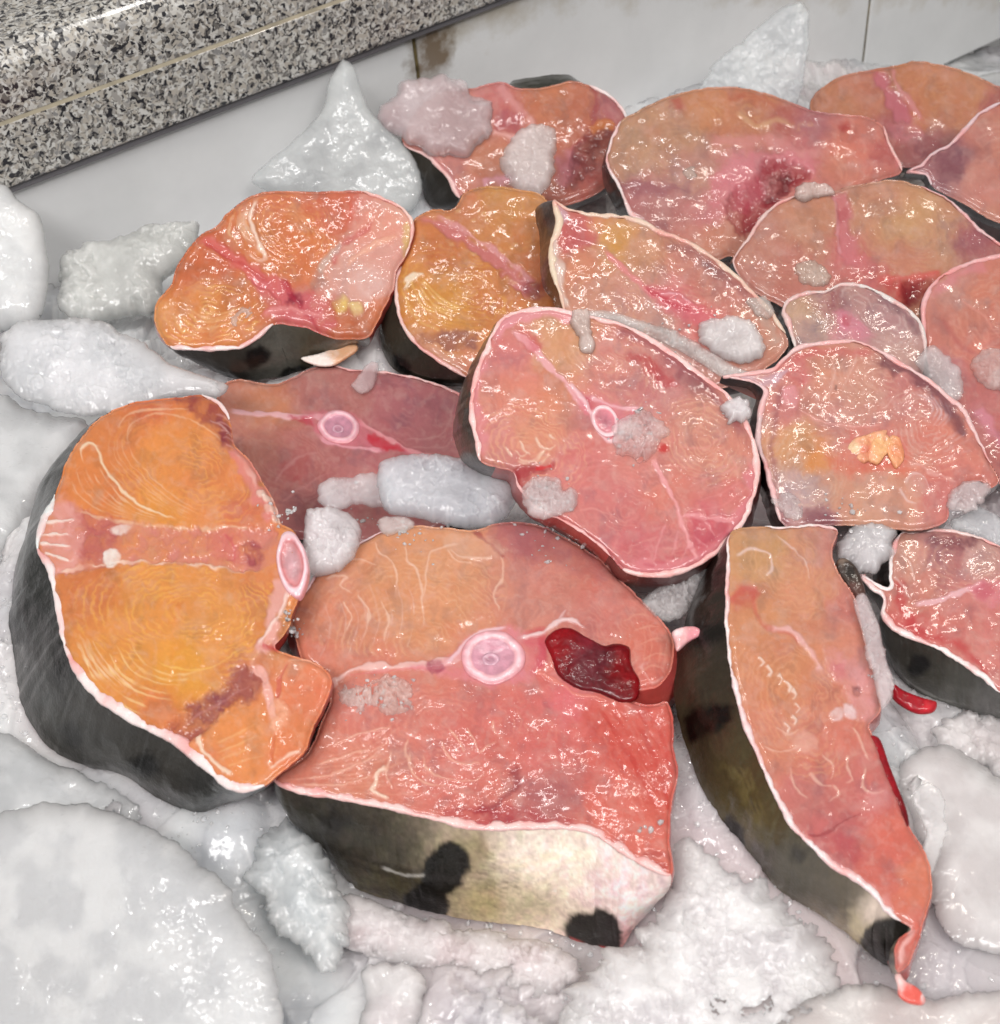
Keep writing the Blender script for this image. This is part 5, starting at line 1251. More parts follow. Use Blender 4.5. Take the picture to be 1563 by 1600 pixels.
# --- golden steak next to it, dark skin on its lower left
def paint_gold(p):
    p.base([(790, 320, 50, (200, 130, 56)), (820, 360, 40, (196, 118, 50)), (730, 330, 40, (200, 118, 70)), (680, 400, 50, (204, 116, 48)), (660, 440, 40, (214, 136, 30)), (700, 480, 50, (212, 138, 30)), (760, 440, 50, (202, 116, 40)), (830, 420, 30, (196, 104, 44)), (700, 540, 40, (206, 130, 70)), (730, 570, 30, (212, 130, 96)), (780, 480, 40, (204, 116, 44))])
    p.mottle(.12, 24)
    p.rings(730, 460, 110, 60, 20, 1.2, 7, (240, 178, 90), .35, [(625, 430), (680, 380), (800, 440), (800, 490), (700, 530), (640, 500)], .3)
    p.rings(800, 340, 60, 50, 20, 1.2, 7, (228, 170, 100), .2, None, .2)
    p.line([(632, 444), (640, 434), (660, 432), (640, 440), (636, 456)], (252, 230, 206), 3.6, 2.6, .85, 1.5)
    p.fam([(640, 440), (660, 480), (700, 500)], [(660, 440), (690, 470), (740, 490)], 5, (250, 206, 130), 2, .65, .8)
    p.line([(630, 460), (650, 500), (690, 520)], (240, 190, 120), 2, 1.5, .5)
    p.line([(655, 345), (700, 360), (740, 384), (790, 420), (836, 460)], (206, 120, 122), 9, 16, .85, -4, 5, 4)
    p.line([(680, 340), (730, 364), (780, 400), (830, 440)], (226, 160, 160), 3, 4, .7, 1.5, 2, 4); p.patch([(820, 440), (846, 440), (846, 466), (830, 464)], (130, 40, 66), .7, 6, 5)
    p.line([(660, 400), (720, 420), (790, 430)], (176, 90, 40), 4, 3, .3, 0, 6, 6)
    p.patch([(660, 530), (700, 520), (750, 528), (740, 546), (690, 546)], (130, 76, 84), .75, 6, 6)
    p.patch([(640, 520), (680, 550), (720, 570), (720, 580), (670, 555)], (222, 170, 160), .6, 6, 6)
    for k in range(16):
        r = random.Random(k + 90); x, y = 690 + 120 * r.random(), 320 + 140 * r.random(); p.patch([(x - 4, y - 2), (x + 3, y - 3), (x + 4, y + 2), (x - 3, y + 3)], (236, 190, 140), .5, 2, 2, 1.5)
def skin_gold(p):
    p.base([(610, 530, 40, (58, 53, 44)), (650, 580, 40, (52, 46, 38)), (700, 600, 30, (46, 40, 34))])
    p.patch([(616, 556), (630, 550), (646, 566), (644, 582), (626, 578)], (6, 6, 6), .95, 5, 3); p.patch([(676, 580), (700, 590), (690, 600)], (10, 10, 10), .8, 6, 3)
gold, _ = steak('golden yellow steak with a pale diagonal seam, wedged between the orange and the white-rimmed one', GR,
    [(647, 342), (676, 328), (708, 326), (726, 301), (762, 290), (811, 296), (851, 308), (860, 373), (866, 440), (866, 500), (820, 560), (760, 600), (728, 590, -4, 14), (708, 579, -4, 24), (672, 557, -15, 42), (645, 534, -28, 44), (627, 507, -30, 40), (618, 472, -25, 30), (618, 436, -12, 20), (627, 409), (638, 382)],
    PL['gold'], (-6, 12), .016, paint_gold, 83, 1.6, 6, 10, rims=[((728, 590), (627, 409), 4.2, (230, 196, 190))], skin_paint=skin_gold, skin_bulge=7, lump=2.6, tint=(.80, .81, .80))

# --- pointed steak with the broad cream rim
def paint_diamond(p):
    p.base([(900, 370, 40, (204, 96, 86)), (960, 380, 40, (212, 148, 70)), (1010, 390, 40, (206, 138, 92)), (1080, 420, 50, (200, 122, 100)), (1140, 460, 40, (196, 116, 98)), (900, 420, 40, (210, 126, 84)), (930, 460, 50, (204, 134, 104)), (1000, 480, 50, (206, 140, 116)), (1060, 460, 40, (214, 112, 104)), (1100, 500, 40, (214, 104, 92)), (1170, 510, 40, (200, 130, 100)), (1000, 540, 60, (186, 150, 136))])
    p.mottle(.12, 24)
    p.rings(1050, 400, 110, 50, 30, 1.2, 7, (230, 172, 140), .28, None, .3); p.rings(960, 480, 90, 50, 30, 1.2, 7, (232, 172, 130), .28, None, .3)
    p.patch([(880, 350), (910, 350), (930, 380), (900, 400), (880, 392)], (196, 76, 78), .5, 10, 8)
    p.patch([(950, 366), (980, 370), (986, 396), (960, 396)], (222, 150, 50), .5, 10, 8)
    p.line([(940, 390), (970, 420), (1000, 446), (1040, 466), (1090, 490)], (232, 140, 134), 4, 12, .85, 1, 3, 4)
    p.patch([(1010, 446), (1040, 450), (1090, 480), (1120, 500), (1090, 506), (1040, 486)], (220, 104, 112), .8, 7, 6, 1); p.line([(1006, 446), (1040, 470), (1080, 490)], (196, 40, 60), 4, 3, .7, -1, 3, 5)
    p.line([(1030, 462), (1060, 462), (1080, 478)], (246, 180, 180), 2.5, 2, .8, 1.5)
    p.line([(1020, 366), (1080, 396), (1130, 430), (1170, 466)], (140, 84, 84), 12, 8, .55, 0, 9, 7)
    p.patch([(1096, 410), (1120, 420), (1140, 440), (1116, 436)], (96, 60, 70), .6, 6, 5)
    p.line([(872, 330), (866, 380), (874, 440), (884, 486)], (234, 206, 186), 9, 8, .85, 1, 4, 3)
    p.line([(1170, 470), (1200, 510), (1210, 540)], (200, 170, 150), 10, 8, .5, 0, 8, 6)
    p.patch([(860, 312), (880, 322), (884, 350), (866, 350)], (222, 190, 196), .7, 5, 3)
def skin_dia(p):
    p.base([(850, 340, 30, (74, 56, 50)), (850, 420, 40, (70, 56, 44)), (848, 480, 40, (52, 44, 36)), (1200, 560, 60, (60, 54, 54))]); p.mottle(.3, 10, .2)
diamond, _ = steak('pointed almond-shaped steak with a broad cream rim, just behind the round one', GR,
    [(865, 313, -26, 10), (891, 328, -10, 6), (932, 335), (963, 337), (999, 344), (1035, 362), (1075, 377), (1111, 400), (1147, 427), (1178, 458), (1205, 485), (1227, 521), (1232, 540, -4, 16), (1200, 574, -4, 22), (1130, 606), (1040, 600), (960, 570), (890, 520), (882, 489), (873, 458), (860, 422, -12, 26), (860, 382, -16, 22), (869, 351, -26, 22)],
    PL['diamond'], (-8, 14), .020, paint_diamond, 97, 1.6, 5, 9, rims=[((882, 489), (865, 313), 6.5, CREAM), ((865, 313), (1227, 521), 5, (222, 196, 176))], skin_paint=skin_dia, skin_bulge=6, lump=2.4)

# --- steak with the crumpled yellow fat in its middle
def paint_eye(p):
    p.base([(1290, 590, 50, (206, 130, 100)), (1350, 600, 50, (204, 138, 112)), (1420, 620, 50, (196, 116, 106)), (1250, 580, 30, (206, 96, 90)), (1230, 640, 30, (206, 120, 110)), (1240, 690, 40, (210, 146, 90)), (1270, 720, 30, (218, 140, 70)), (1330, 660, 50, (208, 138, 120)), (1450, 690, 50, (214, 120, 96)), (1490, 720, 40, (212, 116, 96)), (1250, 770, 40, (196, 160, 150)), (1330, 780, 50, (212, 150, 116)), (1400, 780, 40, (214, 148, 114)), (1460, 770, 40, (206, 110, 100)), (1290, 810, 30, (160, 100, 104)), (1420, 720, 40, (216, 124, 92)), (1220, 790, 30, (190, 130, 126))])
    p.mottle(.11, 28)
    p.rings(1390, 600, 90, 50, 20, 1.2, 7.5, (230, 176, 150), .3, [(1260, 560), (1380, 550), (1480, 630), (1470, 680), (1340, 660), (1270, 640)], .3)
    p.rings(1450, 670, 60, 60, 20, 1.2, 7.5, (234, 190, 170), .32, None, .3); p.rings(1260, 740, 60, 80, 10, 1.2, 8, (226, 190, 160), .26, None, .3)
    for k in range(9): p.line([(1218 - k * 1.5, 640 + k * 13), (1200 - k * .5, 652 + k * 13), (1194 + k * 1.5, 668 + k * 12)], (236, 180, 156), 2, 1.3, .6, .8)
    for L in ([(1300, 560), (1306, 590), (1296, 620), (1310, 650)], [(1340, 550), (1330, 580), (1316, 610)], [(1380, 570), (1400, 580), (1420, 600)], [(1380, 640), (1400, 620), (1420, 612)]): p.line(L, (240, 190, 170), 1.8, 1, .55, .6)
    p.fam([(1470, 620), (1484, 650), (1460, 680)], [(1430, 616), (1456, 636), (1446, 660)], 5, (240, 210, 204), 2.2, .6, .8)
    p.fam([(1440, 720), (1480, 700), (1520, 690)], [(1450, 750), (1490, 750), (1530, 740)], 5, (238, 168, 140), 1.8, .5, .5)
    p.fam([(1474, 690), (1496, 676), (1510, 660)], [(1470, 720), (1500, 710), (1524, 700)], 4, (240, 206, 200), 2.2, .55, .7)
    p.line([(1370, 560), (1420, 580), (1460, 610), (1490, 650), (1506, 690)], (110, 56, 66), 13, 8, .75, -1, 8, 7)
    p.line([(1240, 556), (1300, 550), (1360, 552)], (206, 96, 92), 10, 6, .6, 0, 7, 5)
    p.line([(1220, 600), (1212, 640), (1204, 700), (1212, 770)], (150, 80, 84), 5, 4, .55, -1, 5, 5)
    p.patch([(1222, 612), (1240, 606), (1250, 624), (1240, 640), (1224, 630)], (238, 160, 160), .85, 5, 4, 1.5)
    p.line([(1250, 640), (1270, 652), (1300, 662), (1330, 668), (1380, 664)], (240, 172, 156), 2.6, 2.4, .7, 1, 2, 4)
    p.patch([(1260, 690), (1276, 700), (1290, 730), (1280, 750), (1262, 730)], (222, 136, 50), .5, 12, 8)
    p.patch([(1310, 690), (1330, 672), (1380, 662), (1410, 690), (1424, 720), (1410, 734), (1360, 734), (1320, 724)], (222, 110, 96), .6, 10, 6)
    p.patch([(1290, 714), (1340, 720), (1400, 730), (1440, 744), (1380, 744), (1310, 740)], (222, 90, 60), .5, 10, 7)
    p.line([(1424, 722), (1450, 736), (1480, 748), (1496, 756)], (238, 176, 160), 2.6, 2, .7, 1, 2, 4)
    p.patch([(1420, 744), (1440, 740), (1450, 770), (1430, 780), (1412, 760)], (216, 170, 150), .6, 5, 5); p.line([(1412, 760), (1426, 742), (1446, 748), (1454, 776)], (240, 200, 186), 2, 1.5, .7, 1)
    p.line([(1402, 766), (1416, 784), (1430, 790)], (244, 210, 196), 2.2, 1.2, .7, 1)
    p.patch([(1250, 800), (1300, 806), (1310, 822), (1260, 822)], (126, 60, 70), .6, 8, 6)
    p.patch([(1216, 800), (1236, 806), (1236, 820), (1220, 814)], (130, 60, 80), .6, 6, 5)
    p.patch([(1305, 602), (1309, 603), (1308, 610), (1304, 609)], (70, 50, 50), .8, 1.5, 1)
    p.patch([(1232, 580), (1200, 584), (1150, 590), (1170, 598), (1200, 606)], (214, 180, 184), .8, 4, 3)
def skin_eye(p): p.base([(1180, 700, 60, (44, 38, 38)), (1200, 800, 40, (70, 40, 42))])
eye, _ = steak('steak with crumpled yellow fat in its centre and a spine stub at its left corner', GR,
    [(1129, 589), (1171, 582), (1207, 575), (1226, 558), (1245, 542), (1275, 536), (1314, 532), (1340, 533), (1366, 544), (1392, 557), (1421, 575), (1454, 594), (1483, 620), (1506, 640), (1519, 663), (1532, 692), (1548, 724), (1561, 752), (1548, 764), (1532, 752), (1500, 764), (1484, 788), (1480, 812), (1454, 826), (1372, 826), (1327, 822), (1288, 822), (1242, 828), (1220, 815, -12, 8), (1210, 789, -14, 8), (1200, 754, -14, 10), (1192, 721, -14, 12), (1181, 692, -12, 14), (1183, 659, -12, 14), (1186, 637, -12, 14), (1193, 612, -12, 12), (1176, 598, -6, 10), (1145, 592)],
    PL['eye'], (-4, 10), .022, paint_eye, 101, 1.6, 5, 9, rims=[((1220, 815), (1129, 589), 4.5, (226, 192, 192)), ((1129, 589), (1548, 724), 4.2, (224, 184, 182))], skin_paint=skin_eye, skin_bulge=5, lump=2.6)
for i, L in enumerate(([(1318, 702), (1326, 684), (1346, 676), (1366, 684), (1364, 700), (1350, 712), (1336, 718), (1322, 716)], [(1352, 716), (1358, 694), (1368, 680), (1384, 672), (1396, 682), (1392, 700), (1384, 716), (1372, 728), (1358, 726)], [(1388, 690), (1398, 678), (1412, 684), (1420, 704), (1418, 728), (1406, 738), (1394, 722)], [(1330, 716), (1350, 706), (1360, 718), (1346, 728)], [(1340, 684), (1362, 668), (1392, 668), (1384, 682), (1358, 690)])):
    L = [(1372 + (x - 1372) * .84, 703 + (y - 703) * .84) for x, y in L]
    pillow('fat_lump', L, PL['eye'].lift(.0008), 6, 1, M_RIM, 20 + i, eye, 1.5, 7, rough=2.6, rough_sc=7, jag=3, paint=lambda p: (p.base([(1325, 700, 16, (230, 190, 150)), (1345, 705, 14, (216, 132, 104)), (1375, 700, 20, (228, 172, 122)), (1410, 700, 16, (216, 138, 98)), (1375, 676, 14, (224, 156, 124))]), p.mottle(.2, 8)))

# --- small grey-pink steak tucked behind it
def paint_small(p):
    p.base([(1250, 490, 30, (196, 156, 120)), (1300, 470, 30, (176, 116, 108)), (1350, 480, 40, (182, 132, 124)), (1400, 500, 40, (176, 128, 124)), (1270, 520, 30, (176, 140, 126)), (1400, 540, 40, (196, 150, 136)), (1320, 520, 30, (206, 128, 128))])
    p.mottle(.14, 18); p.rings(1370, 490, 70, 40, 30, 1.3, 7, (220, 186, 172), .4, None, .3); p.rings(1270, 500, 40, 40, 0, 1.3, 7, (220, 180, 150), .3, None, .3)
    p.patch([(1290, 464), (1310, 460), (1316, 490), (1300, 486)], (140, 50, 66), .6, 7, 6)
    p.patch([(1304, 488), (1330, 494), (1366, 526), (1350, 536), (1320, 524)], (226, 140, 150), .9, 5, 4, 1.5); p.patch([(1316, 496), (1330, 498), (1326, 512), (1316, 508)], (196, 60, 76), .7, 4, 3)
    p.line([(1370, 462), (1410, 490), (1436, 530)], (110, 66, 74), 8, 6, .6, 0, 7, 6)
    for L in ([(1336, 470), (1352, 480), (1346, 490)], [(1340, 456), (1356, 470), (1366, 486)]): p.line(L, (226, 190, 176), 2, 1.2, .6, .6)
small, _ = steak('smallest steak, greyish pink with a white rim, tucked above the yellow-fat one', GR,
    [(1223, 490), (1229, 471), (1255, 458), (1288, 455), (1314, 444), (1346, 445), (1372, 456), (1405, 474), (1431, 494), (1444, 520), (1447, 556), (1430, 600), (1350, 600), (1270, 580), (1242, 545), (1233, 516)],
    PL['small'], (-6, 10), .020, paint_small, 107, 1.6, 4, 8, rims=[((1242, 545), (1447, 556), 4.2, (220, 208, 204))], skin_bulge=4, lump=2)

# --- plain salmon steak at the right edge
def paint_edge(p):
    p.base([(1490, 460, 40, (196, 130, 112)), (1540, 460, 60, (210, 122, 94)), (1500, 520, 50, (206, 118, 94)), (1560, 540, 60, (212, 116, 92)), (1480, 580, 40, (190, 116, 114)), (1540, 640, 60, (196, 104, 98)), (1600, 600, 80, (200, 110, 96))])
    p.mottle(.10, 30); p.rings(1560, 500, 90, 70, 0, 1.2, 8, (232, 168, 140), .26, None, .3)
    p.line([(1450, 470), (1480, 440), (1540, 412)], (226, 140, 140), 8, 8, .6, 0, 6, 4); p.line([(1500, 470), (1540, 500), (1563, 540)], (236, 160, 140), 2, 1.4, .5); p.line([(1470, 500), (1500, 540), (1560, 570)], (176, 80, 84), 4, 3, .4, 0, 5)
    p.line([(1530, 640), (1563, 700)], (230, 150, 160), 10, 8, .6, 1, 6)
edge, _ = steak('plain salmon-coloured steak without bone, cut by the right border beside the small grey one', GR,
    [(1440, 500), (1441, 470), (1455, 445), (1480, 425), (1512, 411), (1548, 401), (1610, 396), (1650, 470), (1660, 580), (1630, 700), (1580, 760), (1540, 740), (1500, 680), (1460, 600), (1446, 550)],
    PL['edge'], (-4, 10), .020, paint_edge, 113, 1.8, 5, 9, rims=[((1446, 550), (1610, 396), 4.2, (228, 178, 178))], skin_bulge=5, lump=2)

# --- tan steak with a pale vertical seam
def paint_pale(p):
    p.base([(1200, 380, 40, (192, 122, 100)), (1270, 350, 50, (198, 130, 92)), (1240, 420, 50, (194, 112, 92)), (1370, 320, 40, (200, 134, 96)), (1420, 350, 50, (206, 150, 96)), (1470, 370, 50, (200, 140, 98)), (1420, 410, 50, (202, 126, 92)), (1520, 380, 40, (170, 90, 90)), (1320, 400, 30, (206, 106, 100)), (1360, 430, 30, (206, 96, 90))])
    p.mottle(.10, 26); p.rings(1420, 360, 90, 60, 10, 1.2, 7.5, (226, 176, 130), .22, None, .2); p.rings(1230, 390, 70, 50, 0, 1.2, 7.5, (220, 156, 126), .22, None, .2)
    p.line([(1316, 300), (1318, 340), (1322, 380), (1330, 420)], (212, 124, 122), 14, 16, .85, -4, 6, 4); p.line([(1306, 306), (1308, 350), (1314, 400)], (230, 160, 156), 3, 3, .6, 1.5, 2, 4)
    p.patch([(1308, 330), (1320, 326), (1322, 350), (1310, 352)], (176, 60, 66), .6, 5, 4); p.patch([(1310, 400), (1350, 400), (1366, 416), (1330, 424)], (222, 126, 124), .7, 7, 6, 1)
    p.patch([(1380, 440), (1420, 440), (1466, 426), (1480, 436), (1440, 470), (1400, 480)], (196, 50, 56), .8, 7, 5, 0); p.patch([(1410, 448), (1460, 440), (1450, 470), (1410, 480)], (130, 12, 24), .9, 6, 4, -3)
    p.line([(1370, 440), (1430, 436), (1470, 424)], (222, 100, 90), 5, 4, .7, 1, 4)
    p.patch([(1480, 380), (1530, 360), (1550, 380), (1510, 400)], (146, 70, 84), .5, 12, 8)
pale, _ = steak('tan steak with a pale vertical seam and a dark red hollow at its lower right', GR,
    [(1145, 409), (1165, 377), (1189, 340), (1222, 314), (1254, 304), (1295, 302), (1319, 292), (1359, 286), (1400, 281), (1440, 292), (1481, 312), (1509, 336), (1529, 356), (1570, 388), (1600, 420), (1560, 460), (1500, 500), (1420, 520), (1300, 510), (1213, 475), (1181, 458), (1157, 433)],
    PL['pale'], (-6, 10), .020, paint_pale, 127, 1.7, 5, 9, rims=[((1157, 433), (1254, 304), 2.8, (222, 190, 184)), ((1440, 292), (1570, 388), 2.6, (220, 180, 180))], skin_bulge=5, lump=2.2)

# --- big rear steak split by a bloody cavity
def paint_split(p):
    p.base([(1000, 230, 50, (196, 142, 100)), (1060, 220, 50, (192, 136, 98)), (1110, 180, 40, (206, 128, 76)), (1180, 180, 50, (198, 120, 78)), (1230, 190, 30, (180, 84, 70)), (1080, 270, 50, (196, 136, 114)), (1020, 320, 50, (182, 110, 104)), (1100, 330, 40, (204, 120, 112)), (1120, 370, 40, (206, 128, 96)), (1160, 280, 40, (222, 136, 136)), (1270, 200, 40, (170, 90, 94)), (1250, 240, 40, (206, 110, 106)), (1330, 230, 50, (218, 122, 96)), (1320, 280, 40, (206, 118, 92)), (1380, 240, 30, (186, 80, 74))])
    p.mottle(.11, 26); p.rings(1060, 230, 80, 70, 0, 1.2, 8, (220, 170, 130), .22, None, .2); p.rings(1180, 180, 90, 30, 10, 1.2, 7, (226, 164, 110), .25, None, .2)
    p.line([(1150, 180), (1180, 200), (1220, 190), (1240, 196)], (226, 176, 130), 5, 3, .6, 1, 4, 4); p.patch([(1140, 150), (1180, 150), (1210, 166), (1170, 168)], (186, 76, 60), .5, 8, 6); p.patch([(1050, 160), (1068, 156), (1070, 180), (1056, 180)], (190, 70, 66), .6, 7, 5)
    p.line([(1110, 220), (1160, 226), (1200, 220), (1250, 240), (1290, 240)], (226, 150, 140), 9, 7, .6, 1, 6, 5)
    p.patch([(1110, 290), (1130, 260), (1180, 240), (1220, 240), (1270, 250), (1270, 272), (1220, 270), (1180, 280), (1150, 310), (1130, 340), (1110, 340)], (224, 132, 134), .85, 10, 8, 1.5)
    p.patch([(1190, 256), (1216, 250), (1250, 264), (1262, 280), (1240, 300), (1210, 330), (1180, 360), (1160, 372), (1134, 330), (1140, 310), (1176, 290)], (150, 20, 36), .92, 7, 6, -5); p.patch([(1200, 280), (1240, 276), (1230, 306), (1196, 320)], (84, 10, 20), .8, 8, 5, -3)
    p.patch([(1150, 296), (1180, 280), (1190, 300), (1166, 330), (1150, 330)], (206, 90, 100), .6, 7, 6)
    p.line([(960, 290), (1010, 296), (1080, 300)], (150, 86, 96), 10, 8, .5, 0, 8, 6); p.patch([(1310, 196), (1328, 194), (1326, 206), (1314, 206)], (170, 26, 36), .8, 4, 3)
    p.line([(1385, 205), (1396, 240), (1406, 264)], (222, 130, 126), 5, 4, .7, 1, 4, 4); p.fam([(1290, 240), (1310, 270), (1310, 296)], [(1340, 230), (1360, 260), (1350, 290)], 4, (236, 160, 130), 1.8, .4, .6)
split, _ = steak('big rear steak with grey-tan flesh split by a bloody dark red cavity', GR,
    [(948, 259, -8, 10), (952, 227), (970, 190), (1003, 170), (1035, 154), (1068, 144), (1112, 136), (1157, 137), (1205, 148), (1242, 162), (1274, 174), (1315, 178), (1359, 184), (1380, 198), (1392, 227), (1409, 268), (1384, 279), (1359, 288), (1327, 302), (1300, 330), (1240, 380), (1165, 410), (1140, 400), (1128, 405), (1080, 410), (1035, 375), (999, 346), (983, 336, -10, 8), (975, 312, -14, 12), (962, 284, -14, 14)],
    PL['split'], (-4, 8), .020, paint_split, 131, 1.7, 6, 10, rims=[((1035, 375), (970, 190), 4.0, WHITE), ((1380, 198), (1409, 268), 2.6, (232, 196, 190))], skin_paint=lambda p: p.base([(950, 280, 40, (52, 44, 40))]), skin_bulge=5, lump=2.6)

# --- rear steak half covered by ice, behind the golden one
def paint_rear(p):
    p.base([(860, 170, 50, (200, 112, 68)), (900, 180, 40, (194, 104, 68)), (780, 150, 30, (206, 112, 104)), (800, 190, 30, (196, 92, 88)), (950, 170, 30, (176, 90, 90)), (760, 250, 50, (206, 124, 88)), (700, 260, 40, (206, 124, 110)), (860, 230, 40, (200, 108, 70)), (900, 260, 30, (170, 66, 60))])
    p.mottle(.12, 20); p.rings(870, 180, 70, 60, 0, 1.2, 7, (222, 140, 90), .2, None, .2)
    p.line([(780, 134), (800, 160), (824, 186)], (232, 160, 150), 8, 5, .7, 1, 5, 5); p.line([(772, 206), (800, 216), (830, 200), (824, 184)], (240, 176, 160), 4, 3, .8, 1.5, 3, 4)
    p.patch([(786, 180), (820, 184), (810, 206), (780, 200)], (176, 80, 86), .7, 6, 5); p.line([(926, 130), (930, 170), (920, 210), (890, 240)], (166, 66, 70), 5, 4, .6, -1, 4, 4)
    p.line([(750, 290), (790, 280), (840, 286)], (240, 170, 176), 8, 8, .8, 1.5, 5, 4); p.patch([(870, 240), (900, 236), (896, 290), (872, 290)], (226, 144, 150), .7, 6, 5, 1)
    p.patch([(898, 240), (930, 200), (960, 196), (950, 230), (910, 290), (890, 300)], (96, 20, 24), .85, 6, 6, -4); p.line([(920, 206), (944, 196), (962, 200)], (206, 120, 60), 6, 5, .8, 2, 3)
    p.line([(660, 246), (700, 280), (720, 308)], (234, 160, 160), 7, 6, .7, 1, 4, 4)
def skin_rear(p): p.base([(650, 250, 40, (62, 56, 48)), (690, 300, 40, (40, 36, 32)), (850, 120, 60, (50, 52, 44)), (920, 260, 40, (52, 18, 18))])
rear, _ = steak('rear steak half hidden under two pinkish ice lumps, dark skin showing along its top edge', GR,
    [(690, 140), (739, 138), (765, 130), (790, 128), (803, 136, 0, -10), (832, 138, 0, -17), (864, 134, 0, -17), (896, 126, 0, -6), (921, 134), (950, 147), (973, 170), (981, 190), (972, 240), (950, 290), (889, 320), (832, 316), (784, 312), (720, 312, -30, 14), (698, 278, -30, 40), (666, 246, -8, 44), (630, 224, 4, 28), (640, 180)],
    PL['rear'], (0, 10), .018, paint_rear, 137, 1.8, 6, 10, rims=[((720, 312), (630, 224), 3.5, PINKW), ((921, 134), (981, 190), 2.8, WHITE)], skin_paint=skin_rear, skin_bulge=6, lump=2.6)

# --- the farthest one and the one at the right rear
def paint_far(p):
    p.base([(1310, 150, 40, (194, 120, 80)), (1350, 140, 30, (198, 118, 86)), (1450, 140, 50, (202, 124, 76)), (1510, 150, 50, (206, 136, 92)), (1400, 200, 30, (170, 76, 76)), (1440, 190, 30, (206, 120, 80)), (1450, 220, 40, (150, 70, 76)), (1550, 180, 40, (180, 92, 86))])
    p.mottle(.12, 20); p.rings(1480, 150, 80, 50, 0, 1.2, 7, (224, 160, 110), .22, None, .2); p.rings(1320, 150, 50, 40, 0, 1.2, 7, (220, 150, 110), .2, None, .2)
    p.line([(1366, 116), (1384, 140), (1404, 170), (1424, 196)], (206, 116, 122), 11, 12, .85, -4, 5, 4); p.line([(1392, 112), (1404, 140), (1426, 170), (1440, 190)], (226, 150, 146), 4, 4, .7, 1.5, 3, 4)
    p.patch([(1390, 200), (1430, 194), (1446, 210), (1420, 224), (1394, 218)], (222, 140, 140), .7, 6, 5, 1.5)
far, _ = steak('farthest steak, brownish orange with a double pink seam, nearest the tile joint', GR,
    [(1266, 170), (1270, 150), (1295, 130), (1323, 116), (1359, 109), (1396, 103), (1432, 95), (1469, 101), (1513, 113), (1550, 130), (1590, 150), (1600, 200), (1540, 240), (1457, 260), (1390, 260), (1330, 230), (1290, 200)],
    PL['far'], (0, 8), .018, paint_far, 139, 1.8, 6, 10, skin_bulge=5, lump=2.6)
def paint_corner(p):
    p.base([(1530, 210, 40, (196, 116, 96)), (1490, 250, 40, (150, 86, 92)), (1470, 280, 30, (160, 96, 100)), (1540, 290, 50, (206, 130, 110)), (1563, 330, 40, (210, 130, 104)), (1590, 240, 60, (206, 130, 104))])
    p.mottle(.12, 22); p.fam([(1520, 200), (1545, 190), (1600, 196)], [(1530, 260), (1556, 240), (1600, 250)], 6, (234, 176, 150), 2, .55, .6); p.patch([(1460, 240), (1500, 236), (1500, 280), (1470, 290)], (120, 60, 72), .6, 12, 8)
corner, _ = steak('purplish pink steak with a small white fin stub at its left, upper right corner', GR,
    [(1416, 270), (1440, 256), (1456, 240), (1480, 228), (1505, 203), (1529, 178), (1565, 160), (1630, 150), (1670, 250), (1630, 370), (1565, 350), (1538, 338), (1505, 318), (1473, 302), (1455, 290), (1446, 274)],
    PL['corner'], (-6, 8), .020, paint_corner, 149, 1.8, 5, 9, rims=[((1455, 290), (1565, 160), 3.6, (224, 200, 204))], skin_paint=lambda p: p.base([(1450, 270, 60, (52, 46, 46))]), skin_bulge=5, lump=2.4)

# ------------------------------------------------------------------ ice lumps, each its own thing
ICE = (208, 210, 213); ICE2 = (228, 230, 232); PINKICE = (216, 196, 198); GREYICE = (188, 189, 194)
bed()
_seed = [300]
def ice(label, outline, plane, thick, under=3, mat=None, edge=14, col=ICE, col2=ICE2, name='ice_lump', g=2.4, rough=1.5, sc=14, grain=0.0, facet=0.0, jag=1.5, group='pieces of ice around the steaks', power=.5, bedded=False):
    _seed[0] += 13; facet = 0
    onbed = bedded = isinstance(plane, Bed)
    if mat is M_CLEAR: col = tuple(.55 * np.array(col) + .45 * 240); col2 = tuple(.5 * np.array(col2) + .5 * 244)
    if onbed: col = tuple(.965 * np.array(col)); col2 = tuple(.965 * np.array(col2))
    if onbed: power = .8; jag = jag * 2.5; rough *= 1.6; sc *= 1.5; thick *= 1.1
    if mat is M_CLEAR and grain > 2.5: power = .9; thick *= .55; edge *= 1.2; grain *= 1.5
    elif not onbed and thick < 20 and name != 'ice_shard' and name != 'ice_slab': jag = 2.2 * jag + 1.5; grain = grain * .9 + (1.2 if thick < 12 else 0); rough *= 1.3; power = .65; thick *= .85
    o = pillow(name, outline, plane, thick, under, mat or M_ICE, _seed[0], None, g, edge, col, col2, rough, sc, grain, None, 4.0, facet, jag, power, bedded and grain > 1)
    tag(o, label, 'ice', group)
    return o
class Bed(Plane): pass
def own(outline, h, tilt=0, roll=0):
    c = np.mean(np.asarray(outline, float), 0)
    return (Bed if tilt < 20 and h < .05 else Plane)(c[0], c[1], h, tilt, roll)

